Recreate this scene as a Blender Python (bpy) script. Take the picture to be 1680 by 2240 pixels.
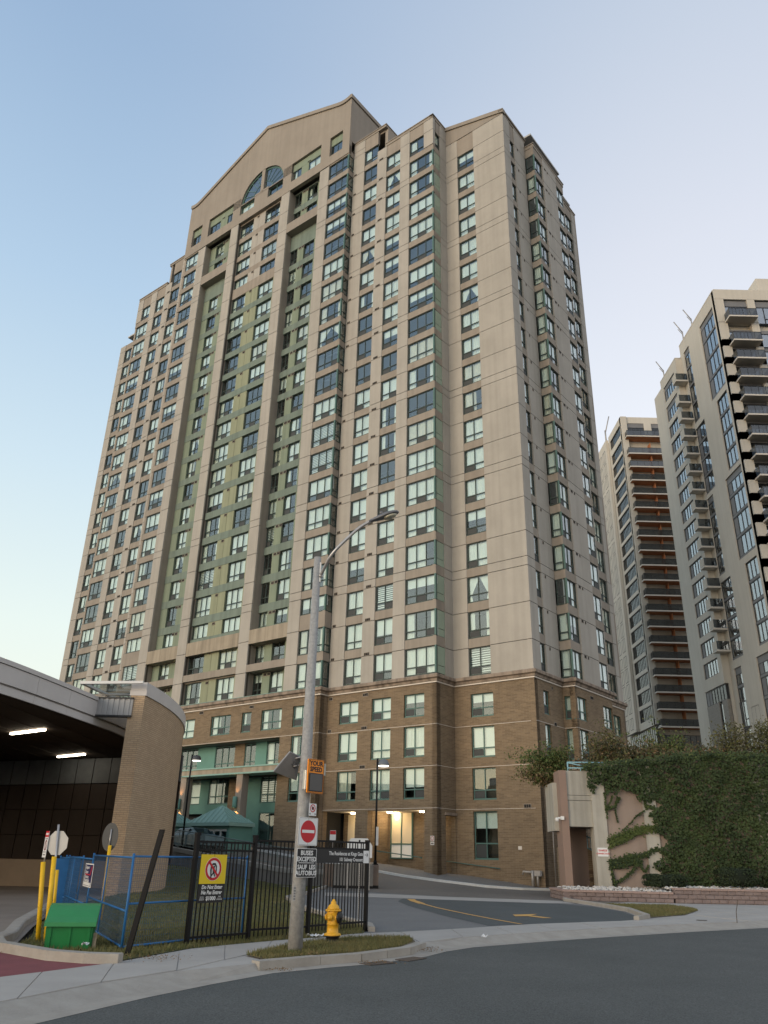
import bpy, bmesh, math, random
from mathutils import Matrix, Vector
for _o in list(bpy.data.objects): bpy.data.objects.remove(_o)
SC = bpy.context.scene
COL = SC.collection
RN = random.Random(11)
PI = math.pi
# ------------------------------------------------------------------ camera
cam_data = bpy.data.cameras.new('camera'); cam = bpy.data.objects.new('camera', cam_data); COL.objects.link(cam)
cam_data.sensor_fit = 'VERTICAL'; cam_data.sensor_height = 36.0; cam_data.lens = 1717.5/2240*36
cam_data.clip_start = 0.1; cam_data.clip_end = 6000
PITCH, ROLL = 0.41418, 0.022506
cam.matrix_world = Matrix.Translation((0, 0, 1.6)) @ Matrix.Rotation(PI/2+PITCH, 4, 'X') @ Matrix.Rotation(ROLL, 4, 'Z')
SC.camera = cam
SC.render.resolution_x = 768; SC.render.resolution_y = 1024
# ------------------------------------------------------------------ sky
SUN_EL, SUN_AZ = math.radians(6), math.radians(225)    # low evening sun behind the camera; azimuth clockwise from +Y (the view direction)
world = bpy.data.worlds.new('World'); SC.world = world; world.use_nodes = True
wn = world.node_tree; wn.nodes.clear()
w_out = wn.nodes.new('ShaderNodeOutputWorld'); w_bg = wn.nodes.new('ShaderNodeBackground'); w_bg2 = wn.nodes.new('ShaderNodeBackground'); w_add = wn.nodes.new('ShaderNodeAddShader')
w_sky = wn.nodes.new('ShaderNodeTexSky'); w_sky.sky_type = 'NISHITA'; w_sky.sun_disc = False
w_sky.sun_elevation = SUN_EL; w_sky.sun_rotation = SUN_AZ; w_sky.altitude = 100
w_sky.air_density = 1.0; w_sky.dust_density = 3.0; w_sky.ozone_density = 1.5
w_bg.inputs['Strength'].default_value = 0.06
wn.links.new(w_sky.outputs[0], w_bg.inputs[0])
# thin evening haze over the clear sky: paler towards the horizon, lavender to the right, cyan to the left
w_tc = wn.nodes.new('ShaderNodeTexCoord'); w_sep = wn.nodes.new('ShaderNodeSeparateXYZ'); wn.links.new(w_tc.outputs['Generated'], w_sep.inputs[0])
def w_ramp(stops):
    r = wn.nodes.new('ShaderNodeValToRGB'); wn.links.new(w_sep.outputs[2], r.inputs[0])
    while len(r.color_ramp.elements) < len(stops): r.color_ramp.elements.new(0.5)
    for e, (p, c) in zip(r.color_ramp.elements, stops): e.position = p; e.color = (*c, 1)
    return r
w_l = w_ramp([(0.0,(.93,.86,.68)),(0.24,(.80,.87,.80)),(0.42,(.62,.75,.82)),(0.6,(.45,.60,.76)),(0.79,(.315,.445,.63)),(1.0,(.26,.38,.57))])
w_r = w_ramp([(0.0,(.93,.84,.76)),(0.24,(.92,.88,.88)),(0.42,(.87,.86,.88)),(0.65,(.72,.73,.79)),(0.82,(.55,.61,.71)),(1.0,(.36,.46,.63))])
w_mr = wn.nodes.new('ShaderNodeMapRange'); w_mr.interpolation_type = 'SMOOTHSTEP'; w_mr.inputs['From Min'].default_value = -0.34; w_mr.inputs['From Max'].default_value = 0.34
wn.links.new(w_sep.outputs[0], w_mr.inputs['Value'])
w_mx = wn.nodes.new('ShaderNodeMix'); w_mx.data_type = 'RGBA'
wn.links.new(w_mr.outputs[0], w_mx.inputs['Factor']); wn.links.new(w_l.outputs[0], w_mx.inputs['A']); wn.links.new(w_r.outputs[0], w_mx.inputs['B'])
wn.links.new(w_mx.outputs['Result'], w_bg2.inputs[0]); w_bg2.inputs['Strength'].default_value = 0.66
wn.links.new(w_bg.outputs[0], w_add.inputs[0]); wn.links.new(w_bg2.outputs[0], w_add.inputs[1]); wn.links.new(w_add.outputs[0], w_out.inputs[0])
# ------------------------------------------------------------------ sun
sun_d = bpy.data.lights.new('sun', 'SUN'); sun = bpy.data.objects.new('sun', sun_d); COL.objects.link(sun)
sun_d.energy = 1.5; sun_d.angle = math.radians(45); sun_d.color = (1.0, 0.87, 0.74)
_sd = Vector((math.sin(SUN_AZ)*math.cos(SUN_EL), math.cos(SUN_AZ)*math.cos(SUN_EL), math.sin(SUN_EL)))
sun.matrix_world = Matrix.Translation((0, 0, 200)) @ _sd.to_track_quat('Z', 'Y').to_matrix().to_4x4()
SC.view_settings.view_transform = 'Standard'; SC.view_settings.look = 'None'
SC.view_settings.gamma = 1.0; SC.view_settings.use_curve_mapping = False
SC.view_settings.exposure = 0.52
SC.cycles.max_bounces = 8; SC.cycles.transparent_max_bounces = 14; SC.cycles.glossy_bounces = 3
SC.cycles.caustics_reflective = False; SC.cycles.caustics_refractive = False
# ------------------------------------------------------------------ mesh helpers
class MB:
    def __init__(s): s.v = []; s.f = []; s.m = []; s.sm = []
    def face(s, pts, mi=0, sm=False):
        n = len(s.v); s.v += [tuple(p) for p in pts]; s.f.append(tuple(range(n, n+len(pts)))); s.m.append(mi); s.sm.append(sm)
    def box(s, x0, y0, z0, x1, y1, z1, mi=0):
        if x0 > x1: x0, x1 = x1, x0
        if y0 > y1: y0, y1 = y1, y0
        if z0 > z1: z0, z1 = z1, z0
        n = len(s.v)
        s.v += [(x0,y0,z0),(x1,y0,z0),(x1,y1,z0),(x0,y1,z0),(x0,y0,z1),(x1,y0,z1),(x1,y1,z1),(x0,y1,z1)]
        for f in ((0,3,2,1),(4,5,6,7),(0,1,5,4),(1,2,6,5),(2,3,7,6),(3,0,4,7)):
            s.f.append(tuple(n+i for i in f)); s.m.append(mi); s.sm.append(False)
    def prism(s, pts, vec, mi=0):
        """extrude the planar polygon pts (counter-clockwise seen against vec's start) by vec"""
        k = len(pts); n = len(s.v); vec = Vector(vec)
        P = [Vector(p) for p in pts]
        nrm = Vector((0,0,0))
        for i in range(k): nrm += P[i].cross(P[(i+1) % k])
        if nrm.dot(vec) > 0: P.reverse()
        s.v += [tuple(p) for p in P] + [tuple(p+vec) for p in P]
        s.f.append(tuple(range(n, n+k))); s.m.append(mi); s.sm.append(False)
        s.f.append(tuple(range(n+2*k-1, n+k-1, -1))); s.m.append(mi); s.sm.append(False)
        for i in range(k):
            j = (i+1) % k
            s.f.append((n+j, n+i, n+k+i, n+k+j)); s.m.append(mi); s.sm.append(False)
    def tube(s, pts, r, n=8, mi=0, caps=True):
        P = [Vector(p) for p in pts]; rr = r if isinstance(r, (list, tuple)) else [r]*len(P)
        base = len(s.v); up = Vector((0,0,1))
        prev = None
        for i, p in enumerate(P):
            d = (P[min(i+1, len(P)-1)]-P[max(i-1, 0)]).normalized()
            if prev is None:
                a = d.cross(up)
                if a.length < 1e-3: a = d.cross(Vector((1,0,0)))
                a.normalize()
            else:
                a = prev - d*prev.dot(d); a.normalize()
            prev = a; b = d.cross(a)
            for k in range(n):
                t = 2*PI*k/n; q = p + (a*math.cos(t)+b*math.sin(t))*rr[i]; s.v.append(tuple(q))
        for i in range(len(P)-1):
            for k in range(n):
                k2 = (k+1) % n
                s.f.append((base+i*n+k, base+i*n+k2, base+(i+1)*n+k2, base+(i+1)*n+k)); s.m.append(mi); s.sm.append(n > 5)
        if caps:
            s.f.append(tuple(base+k for k in reversed(range(n)))); s.m.append(mi); s.sm.append(False)
            e = base+(len(P)-1)*n; s.f.append(tuple(e+k for k in range(n))); s.m.append(mi); s.sm.append(False)
    def lathe(s, prof, n=20, mi=0, M=None):
        """prof = list of (radius, height) about local z, M optional matrix"""
        base = len(s.v)
        for (r, z) in prof:
            for k in range(n):
                t = 2*PI*k/n; p = Vector((r*math.cos(t), r*math.sin(t), z)); s.v.append(tuple(M @ p if M else p))
        for i in range(len(prof)-1):
            for k in range(n):
                k2 = (k+1) % n
                s.f.append((base+i*n+k, base+i*n+k2, base+(i+1)*n+k2, base+(i+1)*n+k)); s.m.append(mi); s.sm.append(True)
        s.f.append(tuple(base+k for k in reversed(range(n)))); s.m.append(mi); s.sm.append(False)
        e = base+(len(prof)-1)*n; s.f.append(tuple(e+k for k in range(n))); s.m.append(mi); s.sm.append(False)
    def sweep(s, path, prof, closed=False, mi=0, z=0.0):
        """profile = closed list of (outward offset, height), swept along the plan path [(x,y)] or [(x,y,z)]; outward is to the right of travel"""
        P = [Vector((p[0], p[1])) for p in path]; H = [(p[2] if len(p) > 2 else 0.0)+z for p in path]; k = len(P); m = len(prof); base = len(s.v)
        for i, p in enumerate(P):
            if closed: a, b = P[i-1], P[(i+1) % k]
            else: a, b = P[max(i-1, 0)], P[min(i+1, k-1)]
            d1 = (p-a).normalized() if (p-a).length > 1e-6 else (b-p).normalized()
            d2 = (b-p).normalized() if (b-p).length > 1e-6 else d1
            n1 = Vector((d1.y, -d1.x)); n2 = Vector((d2.y, -d2.x)); nn = (n1+n2)
            nn = nn.normalized()/max(0.35, math.sqrt(max(1e-6, (1+n1.dot(n2))/2)))
            for (o, h) in prof: s.v.append((p.x+nn.x*o, p.y+nn.y*o, H[i]+h))
        ar = sum(prof[j][0]*prof[(j+1) % m][1]-prof[(j+1) % m][0]*prof[j][1] for j in range(m))
        for i in range(k if closed else k-1):
            i2 = (i+1) % k
            for j in range(m):
                j2 = (j+1) % m
                f = (base+i*m+j, base+i2*m+j, base+i2*m+j2, base+i*m+j2)
                s.f.append(f if ar > 0 else f[::-1]); s.m.append(mi); s.sm.append(False)
        if not closed:
            f0 = tuple(base+j for j in range(m)); e = base+(k-1)*m; f1 = tuple(e+j for j in reversed(range(m)))
            if ar < 0: f0, f1 = f0[::-1], f1[::-1]
            s.f += [f0, f1]; s.m += [mi, mi]; s.sm += [False, False]
    def add(s, o, M):
        n = len(s.v); s.v += [tuple(M @ Vector(p)) for p in o.v]
        s.f += [tuple(n+i for i in f) for f in o.f]; s.m += o.m; s.sm += o.sm
    def mesh(s, name, mats):
        me = bpy.data.meshes.new(name); me.from_pydata(s.v, [], s.f)
        for m in (mats if isinstance(mats, (list, tuple)) else [mats]): me.materials.append(m)
        me.polygons.foreach_set('material_index', s.m); me.polygons.foreach_set('use_smooth', s.sm); me.update()
        return me
def obj(name, mb, mats=None, parent=None, loc=None, rot=None, M=None):
    me = mb.mesh(name, mats) if isinstance(mb, MB) else mb
    o = bpy.data.objects.new(name, me); COL.objects.link(o)
    if parent is not None: o.parent = parent
    if M is not None: o.matrix_local = M
    else:
        if loc is not None: o.location = loc
        if rot is not None: o.rotation_euler = rot
    return o
def tag(o, label, cat, group=None):
    o['label'] = label; o['category'] = cat
    if group: o['group'] = group
    return o
def thing(name, label, cat, loc=(0,0,0), rz=0.0, group=None):
    o = bpy.data.objects.new(name, None); COL.objects.link(o); o.location = loc; o.rotation_euler = (0,0,rz); o.empty_display_size = 0.3
    return tag(o, label, cat, group)
def kind(o, k): o['kind'] = k; return o
def dup(o, parent=None, loc=None):
    c = o.copy(); COL.objects.link(c)
    if parent is not None: c.parent = parent
    if loc is not None: c.location = loc
    for ch in list(o.children): dup(ch, c)
    return c
# ------------------------------------------------------------------ materials
def lk(nt, a, b): nt.links.new(a, b)
def mat(name, col, rough=0.8, var=0.0, scale=3.0, col2=None, bump=0.0, bscale=40.0, metal=0.0, spec=0.4, coat=0.0, streak=0.0, coords='POS'):
    m = bpy.data.materials.new(name); m.use_nodes = True; nt = m.node_tree; b = nt.nodes['Principled BSDF']
    b.inputs['Base Color'].default_value = (*col, 1); b.inputs['Roughness'].default_value = rough
    b.inputs['Metallic'].default_value = metal; b.inputs['Specular IOR Level'].default_value = spec
    if coat: b.inputs['Coat Weight'].default_value = coat
    if var or bump or col2 or streak:
        g = nt.nodes.new('ShaderNodeNewGeometry'); src = g.outputs['Position']
        if coords == 'OBJ':
            tc = nt.nodes.new('ShaderNodeTexCoord'); src = tc.outputs['Object']
        cur = None
        if var or col2:
            n = nt.nodes.new('ShaderNodeTexNoise'); n.inputs['Scale'].default_value = scale; n.inputs['Detail'].default_value = 6; n.inputs['Roughness'].default_value = 0.65
            lk(nt, src, n.inputs['Vector'])
            r = nt.nodes.new('ShaderNodeValToRGB'); lk(nt, n.outputs['Fac'], r.inputs['Fac'])
            a = col; c2 = col2 if col2 else tuple(min(1, c*(1+var)) for c in col); a = col if col2 else tuple(c*(1-var) for c in col)
            r.color_ramp.elements[0].position = 0.32; r.color_ramp.elements[1].position = 0.68
            r.color_ramp.elements[0].color = (*a, 1); r.color_ramp.elements[1].color = (*c2, 1)
            cur = r.outputs['Color']
        if streak:
            mp = nt.nodes.new('ShaderNodeMapping'); mp.inputs['Scale'].default_value = (1.6, 1.6, 0.06); lk(nt, src, mp.inputs['Vector'])
            n2 = nt.nodes.new('ShaderNodeTexNoise'); n2.inputs['Scale'].default_value = 1.5; n2.inputs['Detail'].default_value = 5; lk(nt, mp.outputs[0], n2.inputs['Vector'])
            r2 = nt.nodes.new('ShaderNodeValToRGB'); lk(nt, n2.outputs['Fac'], r2.inputs['Fac'])
            r2.color_ramp.elements[0].position = 0.34; r2.color_ramp.elements[1].position = 0.6
            r2.color_ramp.elements[0].color = (1-streak,)*3+(1,); r2.color_ramp.elements[1].color = (1, 1, 1, 1)
            mx = nt.nodes.new('ShaderNodeMix'); mx.data_type = 'RGBA'; mx.blend_type = 'MULTIPLY'; mx.inputs['Factor'].default_value = 1
            if cur is not None: lk(nt, cur, mx.inputs['A'])
            else: mx.inputs['A'].default_value = (*col, 1)
            lk(nt, r2.outputs['Color'], mx.inputs['B']); cur = mx.outputs['Result']
        if cur is not None: lk(nt, cur, b.inputs['Base Color'])
        if bump:
            n3 = nt.nodes.new('ShaderNodeTexNoise'); n3.inputs['Scale'].default_value = bscale; n3.inputs['Detail'].default_value = 5; lk(nt, src, n3.inputs['Vector'])
            bp = nt.nodes.new('ShaderNodeBump'); bp.inputs['Strength'].default_value = bump; bp.inputs['Distance'].default_value = 0.02
            lk(nt, n3.outputs['Fac'], bp.inputs['Height']); lk(nt, bp.outputs[0], b.inputs['Normal'])
    return m
def brick_mat(name, c1, c2, mortar, bw, bh, ms=0.012, ref=None, big=0.25, bias=0.0, bump=0.6):
    m = bpy.data.materials.new(name); m.use_nodes = True; nt = m.node_tree; b = nt.nodes['Principled BSDF']; b.inputs['Roughness'].default_value = 0.92
    b.inputs['Specular IOR Level'].default_value = 0.25
    tc = nt.nodes.new('ShaderNodeTexCoord')
    if ref is not None: tc.object = ref; src = tc.outputs['Object']
    else: src = nt.nodes.new('ShaderNodeNewGeometry').outputs['Position']
    sp = nt.nodes.new('ShaderNodeSeparateXYZ'); lk(nt, src, sp.inputs[0])
    ad = nt.nodes.new('ShaderNodeMath'); ad.operation = 'SUBTRACT'; lk(nt, sp.outputs[0], ad.inputs[0]); lk(nt, sp.outputs[1], ad.inputs[1])
    cb = nt.nodes.new('ShaderNodeCombineXYZ'); lk(nt, ad.outputs[0], cb.inputs[0]); lk(nt, sp.outputs[2], cb.inputs[1])
    br = nt.nodes.new('ShaderNodeTexBrick'); lk(nt, cb.outputs[0], br.inputs['Vector'])
    br.inputs['Scale'].default_value = 1.0; br.inputs['Brick Width'].default_value = bw; br.inputs['Row Height'].default_value = bh
    br.inputs['Mortar Size'].default_value = ms; br.inputs['Mortar Smooth'].default_value = 0.2; br.inputs['Bias'].default_value = bias
    br.inputs['Color1'].default_value = (*c1, 1); br.inputs['Color2'].default_value = (*c2, 1); br.inputs['Mortar'].default_value = (*mortar, 1)
    n = nt.nodes.new('ShaderNodeTexNoise'); n.inputs['Scale'].default_value = 0.7; n.inputs['Detail'].default_value = 8; n.inputs['Roughness'].default_value = 0.7; lk(nt, src, n.inputs['Vector'])
    r = nt.nodes.new('ShaderNodeValToRGB'); lk(nt, n.outputs['Fac'], r.inputs['Fac']); r.color_ramp.elements[0].position = 0.3; r.color_ramp.elements[1].position = 0.7
    r.color_ramp.elements[0].color = (1-big, 1-big, 1-big*0.9, 1); r.color_ramp.elements[1].color = (1+big*0.5, 1+big*0.45, 1+big*0.4, 1)
    mx = nt.nodes.new('ShaderNodeMix'); mx.data_type = 'RGBA'; mx.blend_type = 'MULTIPLY'; mx.inputs['Factor'].default_value = 1
    lk(nt, br.outputs['Color'], mx.inputs['A']); lk(nt, r.outputs['Color'], mx.inputs['B']); lk(nt, mx.outputs['Result'], b.inputs['Base Color'])
    bp = nt.nodes.new('ShaderNodeBump'); bp.inputs['Strength'].default_value = bump; bp.inputs['Distance'].default_value = 0.012; bp.invert = True
    lk(nt, br.outputs['Fac'], bp.inputs['Height']); lk(nt, bp.outputs[0], b.inputs['Normal'])
    return m
def glass_mat(name, tint, ior=1.9, rough=0.02, wob=0.02, base=0.0):
    m = bpy.data.materials.new(name); m.use_nodes = True; nt = m.node_tree; nt.nodes.clear()
    o = nt.nodes.new('ShaderNodeOutputMaterial'); t = nt.nodes.new('ShaderNodeBsdfTransparent'); t.inputs[0].default_value = (*tint, 1)
    g = nt.nodes.new('ShaderNodeBsdfGlossy'); g.inputs['Roughness'].default_value = rough; g.inputs[0].default_value = (0.95, 0.98, 1.0, 1)
    f0 = ((ior-1)/(ior+1))**2+base      # Schlick reflectance of a thin pane, the same from both sides
    ge0 = nt.nodes.new('ShaderNodeNewGeometry'); dp = nt.nodes.new('ShaderNodeVectorMath'); dp.operation = 'DOT_PRODUCT'
    lk(nt, ge0.outputs['Incoming'], dp.inputs[0]); lk(nt, ge0.outputs['True Normal'], dp.inputs[1])
    def mth(op, a, b_=None):
        n = nt.nodes.new('ShaderNodeMath'); n.operation = op
        for i, q in enumerate((a, b_)):
            if q is None: continue
            if isinstance(q, (int, float)): n.inputs[i].default_value = q
            else: lk(nt, q, n.inputs[i])
        return n.outputs[0]
    om = mth('SUBTRACT', 1.0, mth('ABSOLUTE', dp.outputs['Value'])); fr = mth('ADD', mth('MULTIPLY', mth('POWER', om, 5.0), 1-f0), f0)
    mx = nt.nodes.new('ShaderNodeMixShader')
    lk(nt, fr, mx.inputs[0]); lk(nt, t.outputs[0], mx.inputs[1]); lk(nt, g.outputs[0], mx.inputs[2]); lk(nt, mx.outputs[0], o.inputs[0])
    if wob:
        ge = nt.nodes.new('ShaderNodeNewGeometry'); n = nt.nodes.new('ShaderNodeTexNoise'); n.inputs['Scale'].default_value = 0.8; n.inputs['Detail'].default_value = 1
        lk(nt, ge.outputs['Position'], n.inputs['Vector']); bp = nt.nodes.new('ShaderNodeBump'); bp.inputs['Strength'].default_value = 0.25; bp.inputs['Distance'].default_value = wob
        lk(nt, n.outputs['Fac'], bp.inputs['Height']); lk(nt, bp.outputs[0], g.inputs['Normal'])
    return m
def emit_mat(name, col, strength):
    m = bpy.data.materials.new(name); m.use_nodes = True; b = m.node_tree.nodes['Principled BSDF']
    b.inputs['Base Color'].default_value = (*col, 1); b.inputs['Emission Color'].default_value = (*col, 1); b.inputs['Emission Strength'].default_value = strength
    return m
def text_mesh(s, size, align='CENTER', ext=0.002, bold=0.0, space=1.0):
    cu = bpy.data.curves.new('lettering', 'FONT'); cu.body = s; cu.size = size; cu.align_x = align; cu.align_y = 'CENTER'; cu.extrude = ext; cu.offset = bold
    cu.space_character = space; cu.resolution_u = 2
    o = bpy.data.objects.new('lettering', cu); COL.objects.link(o)
    me = bpy.data.meshes.new_from_object(o.evaluated_get(bpy.context.evaluated_depsgraph_get())); me.name = 'lettering'
    bpy.data.objects.remove(o); bpy.data.curves.remove(cu)
    return me
# image scale of something w x h metres at world point p (for choosing which pieces get their own object)
CI = cam.matrix_world.inverted()
def img(p):
    q = CI @ Vector(p); f = 1717.5
    return (840+f*q.x/-q.z, 1120-f*q.y/-q.z, -q.z)
# ------------------------------------------------------------------ the big apartment tower (local frame: x right along its front, y into it)
KX, KY = 10.2348, 51.9441
TW_RZ = math.atan2(-0.623487, 0.781834)
tower = thing('apartment_tower', 'tall beige concrete apartment tower with brown brick base and arched gable top', 'building', (KX, KY, 0), TW_RZ)
TWM = Matrix.Translation((KX, KY, 0)) @ Matrix.Rotation(TW_RZ, 4, 'Z')
def T(n): return 15.337+2.65*n
def S(n): return T(n)-1.93
CONC = mat('concrete_panel', (0.355,0.330,0.288), 0.9, scale=0.35, col2=(0.42,0.39,0.342), bump=0.25, bscale=9, streak=0.09)
CONC2 = mat('concrete_spandrel', (0.275,0.238,0.196), 0.9, scale=0.5, col2=(0.325,0.283,0.234), bump=0.25, bscale=9, streak=0.14)
CONC3 = mat('concrete_gable', (0.27,0.235,0.195), 0.9, scale=0.3, col2=(0.31,0.272,0.226), bump=0.25, bscale=9, streak=0.08)
RUST = mat('stained_concrete', (0.32,0.27,0.20), 0.9, scale=0.8, col2=(0.38,0.325,0.25), streak=0.3)
GRN = mat('green_spandrel', (0.16,0.205,0.17), 0.85, scale=0.6, col2=(0.19,0.235,0.195), streak=0.2)
GRN2 = mat('green_panel', (0.20,0.245,0.18), 0.85, scale=0.5, col2=(0.235,0.28,0.20), streak=0.15)
OLV = mat('olive_panel', (0.255,0.275,0.18), 0.85, scale=0.5, col2=(0.29,0.305,0.20), streak=0.12)
BACK = mat('joint_backing', (0.09,0.075,0.06), 0.95)
FRAME = mat('window_frame', (0.035,0.055,0.048), 0.5)
TEAL = mat('teal_frame', (0.075,0.15,0.13), 0.5)
TEALP = mat('teal_panel', (0.11,0.245,0.205), 0.6, var=0.08, scale=0.8)
PALEG = mat('pale_green_glass_panel', (0.26,0.34,0.265), 0.25, var=0.1, scale=0.5, spec=0.6)
GLS = glass_mat('tower_glass', (0.93,0.985,0.965), 2.05, 0.012, 0.02)
SCREEN = mat('window_screen', (0.045,0.05,0.05), 0.6)
CURT = mat('white_curtain', (0.80,0.80,0.76), 0.95, var=0.06, scale=2.0)
CURT2 = mat('cream_curtain', (0.72,0.66,0.56), 0.95, var=0.08, scale=2.0)
BLIND = mat('roller_blind', (0.83,0.84,0.82), 0.8)
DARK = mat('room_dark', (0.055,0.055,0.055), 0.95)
CEIL = mat('room_ceiling', (0.45,0.44,0.42), 0.95)
BRK = brick_mat('tower_brick', (0.235,0.172,0.108), (0.165,0.12,0.076), (0.255,0.205,0.145), 0.42, 0.098, 0.011, ref=tower, big=0.16)
STONE = mat('cornice_stone', (0.33,0.265,0.205), 0.9, scale=1.5, col2=(0.27,0.21,0.165), streak=0.5)
WHITE = mat('white_trim', (0.66,0.60,0.53), 0.8)
FLASH = mat('copper_flashing', (0.22,0.36,0.31), 0.6)
VENT = mat('vent_dark', (0.02,0.018,0.016), 0.9)
PIECES = []     # (name, area, mesh key, mats, matrix)
MESHES = {}
def box_mesh(key, dx, dy, dz, mats):
    k = (key, round(dx,3), round(dy,3), round(dz,3))
    if k not in MESHES:
        b = MB(); b.box(0,0,0,dx,dy,dz); MESHES[k] = (b, b.mesh(key, mats))
    return MESHES[k]
def scale_at(M, a, d, z, w, h):
    p = TWM @ (M @ Vector((a, d, z))); x, y, dep = img(p)
    nrm = (TWM.to_3x3() @ (M.to_3x3() @ Vector((0,-1,0)))); vdir = (Vector((0,0,1.6))-p).normalized()
    c = max(0.02, nrm.dot(vdir))
    return w*h*c/(dep*dep)
def fpanel(name, m, M, a0, a1, d0, d1, z0, z1):
    if z1-z0 < 0.03 or a1-a0 < 0.03: return
    b, me = box_mesh(name+m.name, a1-a0, d1-d0, z1-z0, m)
    PIECES.append((name, scale_at(M, (a0+a1)/2, d0, (z0+z1)/2, a1-a0, z1-z0), b, me, M @ Matrix.Translation((a0, d0+RN.uniform(-.004,.004), z0))))
def flush_pieces(parent):
    by = {}
    for p in PIECES: by.setdefault(p[0], []).append(p)
    for name, L in by.items():
        L.sort(key=lambda p: -p[1])
        for p in L[:300]: obj(name, p[3], parent=parent, M=p[4])
        rest = L[300:]
        if rest:
            mats = []; mb = MB()
            for p in rest:
                mm = p[3].materials[0]
                if mm not in mats: mats.append(mm)
                i = mats.index(mm); n0 = len(mb.m); mb.add(p[2], p[4]); mb.m[n0:] = [i]*(len(mb.m)-n0)
            kind(obj(name+'s', mb, mats, parent), 'stuff')
    PIECES.clear()
# --- windows
WIN = []
WMESH = {}
def win_meshes(W, H, n, low, fm):
    k = (round(W,2), round(H,2), n, low, fm.name)
    if k in WMESH: return WMESH[k]
    f = MB(); t = 0.055; e = 0.07
    f.box(0,0,0,t,e,H); f.box(W-t,0,0,W,e,H); f.box(t,0,0,W-t,e,t); f.box(t,0,H-t,W-t,e,H)
    if low: f.box(t,-0.012,low-0.04,W-t,e-0.012,low+0.04)
    pw = (W-2*t)/n
    for i in range(1, n):
        x = t+pw*i
        if low: f.box(x-.032,-0.006,t,x+.032,e-.006,low-0.04); f.box(x-.032,-0.006,low+.04,x+.032,e-.006,H-t)
        else: f.box(x-.032,-0.006,t,x+.032,e-.006,H-t)
    f.box(-0.03,-0.05,-0.06,W+0.03,e,-0.002)     # sill
    panes = []
    for i in range(n):
        xa = t+pw*i+(.034 if i else .002); xb = t+pw*(i+1)-(.034 if i < n-1 else .002)
        if low: panes += [(xa, low+.042, xb, H-t-.002, 0), (xa, t+.002, xb, low-.042, 1)]
        else: panes.append((xa, t+.002, xb, H-t-.002, 0))
    WMESH[k] = (f, f.mesh('window', fm), panes)
    return WMESH[k]
def pane_mesh(w, h, m):
    k = ('pane', round(w,3), round(h,3), m.name)
    if k not in MESHES:
        b = MB(); b.box(0,0,0,w,0.008,h); MESHES[k] = (b, b.mesh('pane', m))
    return MESHES[k]
def curtain_mesh(W, H, style, m):
    k = ('curt', round(W,2), round(H,2), style, m.name)
    if k in MESHES: return MESHES[k]
    b = MB()
    def wavy(x0, x1, z0, z1, pin=1.0):
        n = max(4, int((x1-x0)/0.085)); P = []
        for i in range(n+1):
            x = x0+(x1-x0)*i/n; y = 0.03*math.sin(i*2.2)+0.015*math.sin(i*0.9+W)
            P.append((x, y))
        for i in range(n):
            (xa, ya), (xb, yb) = P[i], P[i+1]
            cx = x0 if pin < 0 else x1
            b.face([(xa,ya,z0),(xb,yb,z0),(xb,yb,z1),(xa,ya,z1)], 0, True)
    if style == 'full': wavy(0.03, W-0.03, 0.03, H-0.02)
    elif style == 'three_quarter': wavy(0.03, W*0.62, 0.03, H-0.02)
    elif style == 'sides': wavy(0.03, W*0.24, 0.03, H-0.02); wavy(W*0.78, W-0.03, 0.03, H-0.02)
    elif style == 'left': wavy(0.03, W*0.4, 0.03, H-0.02)
    elif style == 'tied':
        for s_ in (0, 1):
            xs = [0.03, W*0.5] if s_ == 0 else [W-0.03, W*0.5]; xe = xs[0]+(0.18 if s_ == 0 else -0.18)
            P = [(xs[0],0,H*0.30),(xe,0.02,H*0.30),(xs[1],0.03,H-0.03),(xs[0],0,H-0.03)]
            b.face(P if s_ == 0 else P[::-1], 0)
            P2 = [(xs[0],0,0.03),(xe+(.1 if s_==0 else -.1),0.02,0.03),(xe,0.02,H*0.30),(xs[0],0,H*0.30)]
            b.face(P2 if s_ == 0 else P2[::-1], 0)
    elif style.startswith('blind'):
        f = float(style[5:])/100; b.box(0.03,0,H-0.02-(H-.05)*f, W-0.03, 0.012, H-0.02); b.box(0.03,-0.012,H-0.05-(H-.05)*f, W-0.03, 0.02, H-0.022-(H-.05)*f)
    elif style == 'zebra':
        z = H-0.04
        while z > 0.1: b.box(0.04,0,z-0.085,W-0.04,0.01,z); z -= 0.16
    MESHES[k] = (b, b.mesh('curtain' if not (style.startswith('blind') or style == 'zebra') else 'blind', m))
    return MESHES[k]
def pick_style(z):
    r = RN.random()
    hi = 0.0 if z < 30 else (0.16 if z < 45 else 0.26)
    if r < 0.12+hi: return None
    r = RN.random()
    for s, p in (('full',.42),('blind100',.12),('blind35',.10),('blind62',.08),('sides',.10),('three_quarter',.06),('left',.05),('tied',.04),('zebra',.03)):
        if r < p: return s
        r -= p
    return 'full'
def fwindow(M, a0, a1, zb, zt, n, low=0.55, fm=None, inset=0.14, style='auto', dark=None, name='window'):
    W = a1-a0; H = zt-zb
    if style == 'auto': style = pick_style(zb)
    if dark is None:
        r = RN.random(); dark = (0 if n < 3 else 1) if r < 0.72 else (-1 if r < 0.9 else (n-1))
    WIN.append((scale_at(M, (a0+a1)/2, inset, (zb+zt)/2, W, H), M @ Matrix.Translation((a0, inset, zb)), W, H, n, low, fm or FRAME, style, dark, name))
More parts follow.
